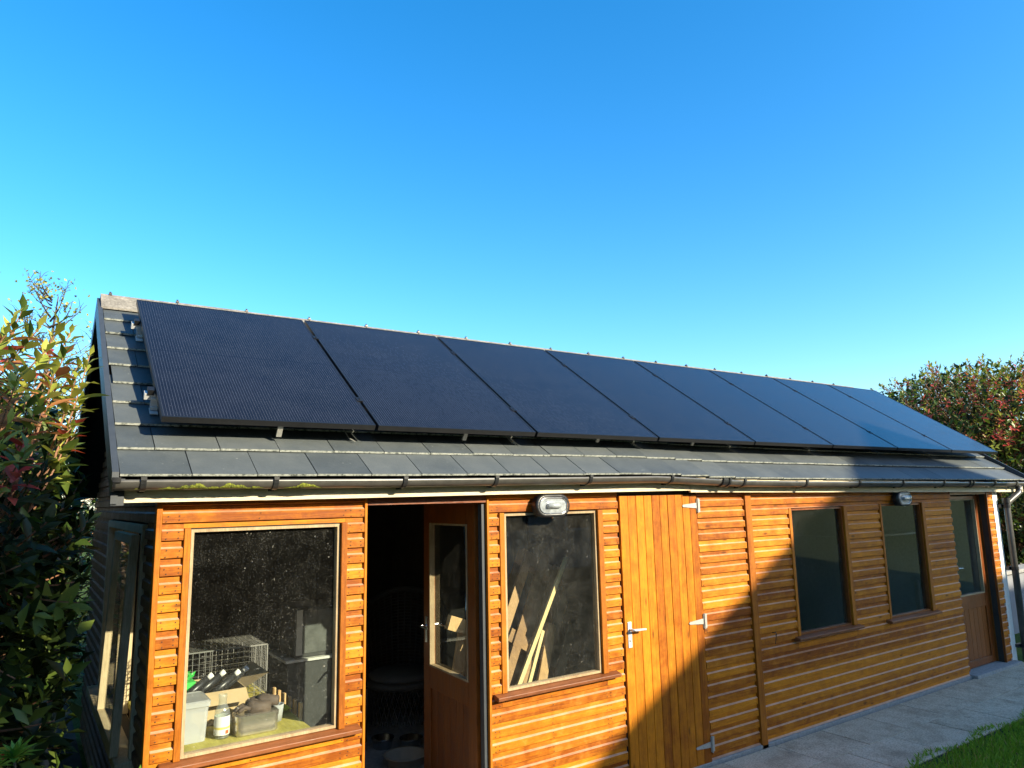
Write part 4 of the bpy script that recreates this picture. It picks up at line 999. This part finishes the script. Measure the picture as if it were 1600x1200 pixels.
# shelf and pole in the shaded rooms
a, b_ = at_y(1375, 836, 0.6), at_y(1445, 842, 0.6)
t = thing('shelf', (a.x, 0.6, a.z-0.1), 'pale shelf behind the shaded window with a bulkhead lamp over it', 'shelf')
MB().box(a.x-0.3, b_.x+0.6, 0.6, 0.9, a.z-0.02, a.z).build('shelf_board', M['white'], t); MB().box(a.x-0.2, a.x-0.18, 0.6, DEPTH-0.06, a.z-0.08, a.z-0.021).build('bracket', M['white'], t)
a = at_y(1432, 908, 0.35)
tag(MB().tube([(a.x,0.35,FL),(a.x,0.35,a.z),(a.x-0.06,0.35,a.z+0.02)], 0.025, 10).build('white_pole', M['white'], off=(a.x,0.35,FL), smooth=True), 'pale pole standing behind the shaded window', 'pole')
# ================================================================== PLANTS
def leaf_mesh_np(P, D, U, Ln, Wd, C, name, mat):
    """many leaves in one mesh: base P, direction D, up U, length, width, colour"""
    n = len(P); S = np.cross(D, U); S /= np.linalg.norm(S, axis=1)[:,None] + 1e-9; N = np.cross(S, D)
    Ln = Ln[:,None]; Wd = Wd[:,None]; droop = rng.uniform(0.02, 0.22, n)[:,None]
    b = P; m = P + D*Ln*0.5 - N*Wd*0.02; l = P + D*Ln*0.48 - S*Wd*0.5 + N*Wd*0.16; r = P + D*Ln*0.48 + S*Wd*0.5 + N*Wd*0.16
    tip = P + D*Ln - N*Ln*droop
    V = np.stack([b, l, r, m, tip], 1).reshape(-1, 3)
    i = (np.arange(n)*5)[:,None]
    F = np.concatenate([i+np.array([0,2,3]), i+np.array([0,3,1]), i+np.array([3,2,4]), i+np.array([3,4,1])])
    me = bpy.data.meshes.new(name); me.vertices.add(len(V)); me.vertices.foreach_set('co', V.astype(np.float32).ravel())
    me.loops.add(F.size); me.loops.foreach_set('vertex_index', F.astype(np.int32).ravel())
    me.polygons.add(len(F)); me.polygons.foreach_set('loop_start', np.arange(0, F.size, 3, dtype=np.int32)); me.polygons.foreach_set('loop_total', np.full(len(F), 3, dtype=np.int32))
    me.update(calc_edges=True); me.validate()
    a = me.color_attributes.new('leafcol', 'FLOAT_COLOR', 'POINT'); a.data.foreach_set('color', np.repeat(np.c_[C, np.ones(n)], 5, axis=0).astype(np.float32).ravel())
    me.materials.append(mat); return me
def unit(v): return v/(np.linalg.norm(v, axis=-1, keepdims=True) + 1e-9)
PAL = {'red': ((0.46,0.05,0.045),(0.60,0.12,0.08)), 'bronze': ((0.32,0.12,0.04),(0.45,0.20,0.07)), 'lime': ((0.24,0.28,0.04),(0.42,0.40,0.08)), 'green': ((0.06,0.11,0.02),(0.15,0.20,0.04)), 'dark': ((0.012,0.024,0.008),(0.028,0.045,0.012))}  # darkest greens sit below real leaf albedo, shade put into the colour
def pick(name, n):
    a, b_ = (np.array(x) for x in PAL[name]); t = rng.random((n,1)); return a + (b_-a)*t
def shoot_leaves(tip, d, ln, nleaf, lsize):
    """leaves spiralling along the last ln of a shoot ending at tip with direction d"""
    d = d/np.linalg.norm(d); o = np.cross(d, (0.3,0.2,1.0)); o /= np.linalg.norm(o)+1e-9; q = np.cross(d, o)
    k = np.arange(nleaf); a = k*2.4 + rng.uniform(0, 6); s = 1 - (k/nleaf)
    pos = tip[None] - d[None]*(1-s[::-1])[:,None]*ln
    open_ = R(25) + R(55)*(1-s[::-1]) + rng.normal(0, 0.12, nleaf)
    rad = np.cos(a)[:,None]*o[None] + np.sin(a)[:,None]*q[None]
    D = unit(d[None]*np.cos(open_)[:,None] + rad*np.sin(open_)[:,None] + np.array([0,0,-0.12])[None])
    U = unit(d[None] + np.array([0,0,0.6])[None] + rng.normal(0, 0.15, (nleaf,3)))
    L = lsize*rng.uniform(0.7, 1.15, nleaf)*(0.6 + 0.4*np.minimum(1, 1.6*(1-s[::-1]) + 0.25))
    return pos, D, U, L
def branch_path(a, b_, n=6, bend=0.12):
    a, b_ = Vector(a), Vector(b_); j = Vector((random.uniform(-1,1), random.uniform(-1,1), random.uniform(-0.3,0.6)))*bend*(b_-a).length
    return [a.lerp(b_, k/n) + j*math.sin(math.pi*k/n) + Vector((0,0,-0.10*(b_-a).length*math.sin(math.pi*k/n))) for k in range(n+1)]

def photinia(name, label, base, tips, lsize, nleaf, redz, forks, n_obj=0, fill=None, group=None, trunk_r=0.05, hp=(0.42,0.26,0.18,0.14)):
    t = thing(name, base, label, 'shrub', group)
    bm = MB(); bz = Vector(base)
    fk = [bz + Vector(f) for f in forks]
    for f in fk: bm.tube(branch_path(bz + Vector((0,0,0.02)), f, 6, 0.08), [trunk_r*(1-0.09*k) for k in range(7)], 7)
    bm.build('trunk', M['bark'], t, smooth=True)
    tw = MB(); Ps, Ds, Us, Ls, Cs, pal = [], [], [], [], [], []
    for tip in tips:
        tip = np.array(tip); j = min(range(len(fk)), key=lambda q: (fk[q] - Vector(tip)).length)
        path = branch_path(fk[j], tip, 5, 0.10); tw.tube(path, [0.011,0.010,0.008,0.006,0.004,0.003], 4, caps=False)
        d = np.array(path[-1] - path[-2]); d = d/np.linalg.norm(d) + np.array([0,0,0.55])*rng.uniform(0.3, 1.2)
        pos, D, U, L = shoot_leaves(tip, d, lsize*rng.uniform(1.8, 3.2), nleaf, lsize)
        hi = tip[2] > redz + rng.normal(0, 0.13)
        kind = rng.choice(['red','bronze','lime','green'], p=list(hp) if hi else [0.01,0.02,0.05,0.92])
        c = pick('dark' if (kind == 'green' and (not hi) and rng.random() < 0.94) else kind, nleaf)  # older low shoots are dark green, with the corner's shade painted in
        if kind in ('red', 'bronze'): c[int(nleaf*0.55):] = pick('lime' if rng.random() < 0.5 else 'green', nleaf - int(nleaf*0.55))
        Ps.append(pos); Ds.append(D); Us.append(U); Ls.append(L); Cs.append(c)
    tw.build('twigs', M['twig'], t)
    P, D, U, L, C = (np.concatenate(x) for x in (Ps, Ds, Us, Ls, Cs))
    if n_obj:
        rel = P - np.array(CAM); dep = rel@np.array(AF); px = 800 + FPX*(rel@np.array(AX))/dep; py = 600 - FPX*(rel@np.array(AY))/dep
        vis = (dep > 0.3) & (px > -10) & (px < 190) & (py > 430) & (py < 1210)
        sc = np.where(vis, L/dep, -1); order = np.argsort(-sc)[:n_obj]; order = order[sc[order] > 0]
        kinds = {k: [] for k in PAL}
        meshes = {}
        for q in order:
            c = C[q]; kd = min(PAL, key=lambda k: np.abs((np.array(PAL[k][0])+np.array(PAL[k][1]))/2 - c).sum())
            if kd not in meshes:
                mt = m_leaf(kd + '_leaf', PAL[kd][0], PAL[kd][1], 0.32)
                m = MB(); prof = [(0,0.004),(0.12,0.13),(0.3,0.20),(0.5,0.225),(0.7,0.19),(0.87,0.10),(1.0,0.002)]
                Vv = []
                for u, h in prof:
                    dz = -0.10*u*u; Vv += [(-h*0.92, u, dz + h*0.30), (0, u, dz - 0.004), (h*0.92, u, dz + h*0.30)]
                Ff = []
                for i_ in range(len(prof)-1): Ff += [(3*i_, 3*i_+1, 3*i_+4, 3*i_+3), (3*i_+1, 3*i_+2, 3*i_+5, 3*i_+4)]
                m.add(Vv, Ff); meshes[kd] = m.mesh('leaf', mt, (0,0,0), True)
            d_ = Vector(D[q]).normalized(); s_ = d_.cross(Vector(U[q])).normalized(); n_ = s_.cross(d_)
            rot = Matrix((s_, d_, n_)).transposed().to_quaternion()
            place('leaf', meshes[kd], t, P[q], rot, (float(L[q]),)*3)
        keep = np.ones(len(P), bool); keep[order] = False
        P, D, U, L, C = P[keep], D[keep], U[keep], L[keep], C[keep]
    if fill is not None:
        fp, fs = fill; n = len(fp); P = np.concatenate([P, fp]); D = np.concatenate([D, unit(rng.normal(0,1,(n,3)) + np.array([0,-0.3,0.2]))]); U = np.concatenate([U, unit(rng.normal(0,0.6,(n,3)) + np.array([0,0,1.0]))])
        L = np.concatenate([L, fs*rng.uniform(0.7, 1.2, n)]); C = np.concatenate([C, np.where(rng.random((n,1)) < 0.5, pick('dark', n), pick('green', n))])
    o = bpy.data.objects.new('foliage', leaf_mesh_np(P - np.array(base), D, U, L, L*rng.uniform(0.36, 0.46, len(L)), C, 'foliage', M['leafattr'])); col.objects.link(o); o.parent = t
    tag(o, kind='stuff'); return t
def sellipse(c, r, n, e=2.6, shell=0.25, cond=lambda p: True):
    out = []
    while len(out) < n:
        v = rng.uniform(-1, 1, 3); q = (np.abs(v)**e).sum()**(1/e)
        if q > 1 or q < 1 - shell: continue
        p = np.array(c) + v*np.array(r)
        if p[2] > 0.15 and cond(p): out.append(p)
    return out
def okL(p):
    lim = 0.30 if p[2] > 1.75 else 0.26
    return p[0] < lim
tips = sellipse((-0.62,0.35,1.45), (0.92,1.05,1.14), 430, 3.0, 0.42, okL)
# the high sprays that stand against the sky
for px, py, y in ((20,475,-0.15),(35,462,-0.1),(60,490,0.0),(95,480,0.05),(112,492,0.1),(125,545,0.15),(140,532,0.1),(118,570,0.05),(75,520,-0.2),(8,500,-0.3),(45,505,-0.2),(100,530,0.0),(128,600,0.15),(85,560,-0.15),(30,560,-0.4),(60,610,-0.3),(12,640,-0.5),(115,640,0.1),(40,680,-0.45),(70,700,-0.3)):
    tips.append(np.array(at_y(px, py + 24, y)))
fillp = np.array(sellipse((-0.62,0.5,1.2), (0.88,1.0,1.35), 7500, 3.0, 0.7, okL) + sellipse((-0.05,1.7,1.3), (0.36,0.9,1.25), 2600, 3.0, 0.9, okL))
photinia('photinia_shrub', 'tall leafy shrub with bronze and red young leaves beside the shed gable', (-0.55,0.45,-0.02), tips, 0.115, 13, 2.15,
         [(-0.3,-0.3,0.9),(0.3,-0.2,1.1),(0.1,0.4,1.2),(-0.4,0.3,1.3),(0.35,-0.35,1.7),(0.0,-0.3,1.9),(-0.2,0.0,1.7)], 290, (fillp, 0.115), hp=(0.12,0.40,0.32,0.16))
tips = sellipse((15.6,2.65,2.35), (2.9,2.3,2.2), 1900, 2.3, 0.30)
fillp = np.array(sellipse((15.6,2.65,2.2), (2.75,2.2,2.15), 22000, 2.3, 0.6))
photinia('photinia_tree', 'broad red-tipped evergreen tree beyond the downpipe end of the shed', (15.6,2.65,-0.02), tips, 0.110, 13, 2.7,
         [(-0.9,-0.6,1.2),(0.8,-0.5,1.4),(0.2,0.8,1.5),(-0.8,0.5,1.7),(0.5,-0.8,2.4),(-0.5,-0.5,2.6),(0.0,0.1,2.9),(1.2,0.3,2.2)], 0, (fillp, 0.14), trunk_r=0.09, hp=(0.62,0.16,0.12,0.10))
# evergreen bush filling the dark corner behind
tips = sellipse((-0.9,5.3,1.3), (2.0,1.3,2.3), 620, 2.8, 0.3, lambda p: p[1] > 4.05 or p[0] < 0.3)
fillp = np.array(sellipse((-0.9,5.3,1.3), (1.95,1.25,2.2), 7000, 2.8, 0.5, lambda p: p[1] > 4.05 or p[0] < 0.3))
photinia('laurel_bush', 'dark evergreen bush in the shade behind the red-leaved shrub', (-0.9,5.3,-0.02), tips, 0.11, 9, 9.0, [(-0.8,-0.4,0.8),(0.7,-0.3,0.9),(0.1,0.3,1.2),(0.3,-0.6,1.6),(-0.5,0.2,1.7)], 0, (fillp, 0.11))
structure(MB().box(-5.0, 0.50, -1.6, 7.15, -0.0195, -0.004).build('flower_bed', plain('dark_soil', (0.022, 0.017, 0.012), 1.0, var=0.4, scale=20, bump=0.6)))  # dark sheet over the lawn, the corner's shade put into its colour
def okH(p): return True
tips = sellipse((-2.05,2.0,1.6), (0.75,3.6,2.7), 620, 4.0, 0.35)  # unseen hedge added to keep sky light off the gable corner
fillp = np.array(sellipse((-2.05,2.0,1.5), (0.7,3.5,2.7), 9000, 4.0, 0.7))
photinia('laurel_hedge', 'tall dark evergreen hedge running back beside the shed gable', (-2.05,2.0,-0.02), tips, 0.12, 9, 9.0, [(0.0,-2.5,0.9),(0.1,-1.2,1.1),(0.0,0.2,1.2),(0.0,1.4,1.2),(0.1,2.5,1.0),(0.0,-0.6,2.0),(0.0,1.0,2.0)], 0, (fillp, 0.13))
# thin half-bare tree far behind
def twiggy(base, h, label, seed):
    random.seed(seed); t = thing('birch_tree', base, label, 'tree'); B = Vector(base)
    tr = MB().tube([B, B+Vector((0.1,0,h*0.3)), B+Vector((0.0,0.1,h*0.6)), B+Vector((0.15,0,h*0.95))], [0.13,0.10,0.06,0.01], 7); tr.build('trunk', M['bark'], t, smooth=True)
    br = MB(); LP = []
    for i in range(46):
        s = random.uniform(0.25, 0.95); a = random.uniform(0, 6.28); o = B + Vector((0.05,0.05,h*s)); ln = h*0.34*(1.15-s)
        e = o + Vector((math.cos(a)*ln, math.sin(a)*ln, ln*random.uniform(0.5,1.1))); pth = branch_path(o, e, 4, 0.1); br.tube(pth, [0.022,0.017,0.012,0.008,0.004], 4, caps=False)
        for k in range(9):
            f_ = random.uniform(0.3, 1.0); q = o.lerp(e, f_); e2 = q + Vector((random.uniform(-1,1), random.uniform(-1,1), random.uniform(0.1,1.2)))*ln*0.26
            br.tube([q, q.lerp(e2, 0.5) + Vector((0,0,0.03)), e2], [0.007,0.005,0.0025], 3, caps=False)
            for z in range(2): LP.append(q.lerp(e2, random.uniform(0.3, 1)) + Vector((random.gauss(0,.09), random.gauss(0,.09), random.gauss(0,.09))))
    br.build('branches', M['bark'], t)
    n = len(LP); P = np.array([tuple(p) for p in LP]); c = pick('lime', n)*np.array([1.0,0.9,1.0])
    o = bpy.data.objects.new('crown', leaf_mesh_np(P - np.array(base), unit(rng.normal(0,1,(n,3))), unit(rng.normal(0,1,(n,3))), np.full(n, 0.075), np.full(n, 0.05), c, 'crown', M['leafattr'])); col.objects.link(o); o.parent = t; tag(o, kind='stuff')
twiggy((0.1, 12.5, -0.02), 6.4, 'half-bare pale-leaved tree far behind the shrub at the shed gable', 3)
twiggy((-1.9, 13.5, -0.02), 7.0, 'taller half-bare tree showing only its twigs above the shrub', 5)
random.seed(11)
# low rosette plant by the corner
def rosette(c, h, n, label):
    t = thing('rosette_plant', (c[0], c[1], -0.02), label, 'plant', 'whorled plants at the foot of the shed gable'); Ps, Ds, Us, Ls = [], [], [], []; st = MB()
    for k in range(6):
        tip = np.array([c[0] + random.uniform(-0.28,0.28)*(k > 0), c[1] + random.uniform(-0.28,0.28)*(k > 0), h*(1 if k == 0 else random.uniform(0.7,0.95))])
        st.tube(branch_path((c[0], c[1], -0.02), tip, 4, 0.1), [0.01,0.009,0.008,0.006,0.004], 5)
        for ring, (op, ln) in enumerate(((72, 0.095), (48, 0.085), (22, 0.06))):
            m_ = 8 - ring
            for i in range(m_):
                a = 6.283*i/m_ + ring*0.4; o_ = R(op + random.uniform(-6,6)); Ps.append(tip); Ds.append((math.cos(a)*math.sin(o_), math.sin(a)*math.sin(o_), math.cos(o_))); Us.append((0.01,0.02,1)); Ls.append(ln*random.uniform(0.85,1.1))
    st.build('stem', M['bark'], t); P = np.array(Ps); n_ = len(P)
    me = leaf_mesh_np(P - np.array((c[0], c[1], -0.02)), unit(np.array(Ds)), unit(np.array(Us)), np.array(Ls), np.array(Ls)*0.3, np.array([0.10,0.22,0.025]) + rng.random((n_,1))*np.array([[0.10,0.12,0.02]]), 'leaves', M['leafattr'])
    o = bpy.data.objects.new('leaves', me); col.objects.link(o); o.parent = t; tag(o, kind='stuff')
p = at_y(22, 1185, -0.75); rosette((p.x, p.y), p.z, 1, 'bright green whorled leaves at the foot of the shed gable')
p = at_y(105, 1196, -0.25); rosette((p.x, p.y), p.z - 0.10, 1, 'low green whorled plant close under the open side window')
# ================================================================== SURROUNDINGS
# timber fence in the dark corner
t = thing('garden_fence', (-1.5, 7.2, -0.02), 'dark close-boarded fence behind the bushes', 'fence')
M['fence'] = wood('dark_fence_board', (0.05, 0.035, 0.025), (0.11, 0.08, 0.055), 'z', 0.85, 0.3)
for i in range(44):
    x = -5.2 + i*0.13; MB().box(x, x+0.126, 7.2 + 0.004*(i % 2), 7.218 + 0.004*(i % 2), -0.02, 1.78 + random.uniform(-0.006, 0.006)).build('plank', M['fence'], t)
for z in (0.35, 1.45): MB().box(-5.2, 0.52, 7.225, 7.26, z, z+0.07).build('rail', M['fence'], t)
# grey boundary wall beyond the right end
a = at_y(1590, 889, 0.75)
t = thing('boundary_wall', (12.0, 0.8, -0.02), 'low grey rendered wall with a coping beyond the downpipe', 'wall')
M['render_grey'] = plain('grey_render', (0.22, 0.225, 0.24), 0.9, var=0.12, scale=6, bump=0.2)
MB().box(10.1, 17.0, 0.75, 0.95, -0.02, a.z-0.05).build('body', M['render_grey'], t); MB().box(10.06, 17.04, 0.71, 0.99, a.z-0.049, a.z).build('coping', M['concrete'], t, bevel=0.006)
# house across the lawn whose gable throws its shadow on the shed
D0 = 12.0; ox, oz = 0.5*D0, 0.5*D0; Yh = -D0
def hs_(x, z): return (x + ox, z + oz)
PK = hs_(7.98, 3.02); LE = hs_(1.6, 3.02 - 0.575*(7.98-1.6)); RE = hs_(9.13, 1.96)
t = thing('brick_house', (PK[0], Yh - 4, -0.02), 'tall brick house with a steep gable facing the shed across the lawn', 'house')
MB().prism([(LE[0]+0.3, -0.02), (RE[0]-0.05, -0.02), (RE[0]-0.05, RE[1]-0.12), (PK[0], PK[1]-0.2), (LE[0]+0.3, LE[1]-0.02)], Yh-8, Yh-0.25, 'y').build('walls', M['brick'], t)
m = MB()
for (a, b_) in ((LE, PK), (PK, RE)):
    m.add([(a[0],Yh,a[1]),(b_[0],Yh,b_[1]),(b_[0],Yh-8.3,b_[1]),(a[0],Yh-8.3,a[1]),(a[0],Yh,a[1]-0.14),(b_[0],Yh,b_[1]-0.14),(b_[0],Yh-8.3,b_[1]-0.14),(a[0],Yh-8.3,a[1]-0.14)], [(0,1,2,3),(7,6,5,4),(0,4,5,1),(1,5,6,2),(2,6,7,3),(3,7,4,0)])
m.build('roof', M['slate'], t)
MB().box(RE[0]-0.049, RE[0]+6, Yh-7, Yh-0.3, -0.02, 1.12 + oz).build('side_wing', M['brick'], t)
for x, z in ((10.2, 1.0), (12.6, 1.0), (10.2, 3.9), (12.6, 3.9)):
    wq = MB().box(x, x+1.2, Yh-0.26, Yh-0.20, z, z+1.3).build('window', M['white'], t); MB().box(x+0.07, x+1.13, Yh-0.199, Yh-0.19, z+0.07, z+1.23).build('pane', M['void'], wq)
# unseen conifers added to block the sun from the corner by the gable
for i, (x, y, r, h) in enumerate(((-2.6,-8.8,1.3,6.1),(-0.7,-8.4,1.3,6.3),(1.2,-8.7,1.3,6.2),(2.95,-8.5,1.28,6.35))):
    lab = ['tall dense conifer at the far end of the conifer row', 'tall dense conifer second in the conifer row', 'tall dense conifer third in the conifer row', 'tall dense conifer nearest the brick house in the conifer row'][i]
    t = thing('conifer_tree', (x, y, -0.02), lab, 'tree', 'conifers in a row across the lawn')
    MB().tube([(x,y,-0.02),(x,y,h*0.9)], [0.14,0.02], 7).build('trunk', M['bark'], t)
    n = 16000; u = rng.random(n); zz = 0.2 + (h-0.25)*u; rr = r*np.where(u < 0.8, 1.0, np.sqrt(np.maximum(0, 1-((u-0.8)/0.2)**2)))*rng.uniform(0.35, 1.0, n)**0.5; th = rng.uniform(0, 2*np.pi, n)
    P = np.c_[rr*np.cos(th), rr*np.sin(th), zz + 0.02]; D_ = unit(np.c_[np.cos(th), np.sin(th), rng.uniform(-0.2, 1.0, n)])
    o = bpy.data.objects.new('crown', leaf_mesh_np(P, D_, unit(rng.normal(0,1,(n,3))), np.full(n, 0.34), np.full(n, 0.26), pick('dark', n), 'crown', M['leafattr'])); col.objects.link(o); o.parent = t; tag(o, kind='stuff')
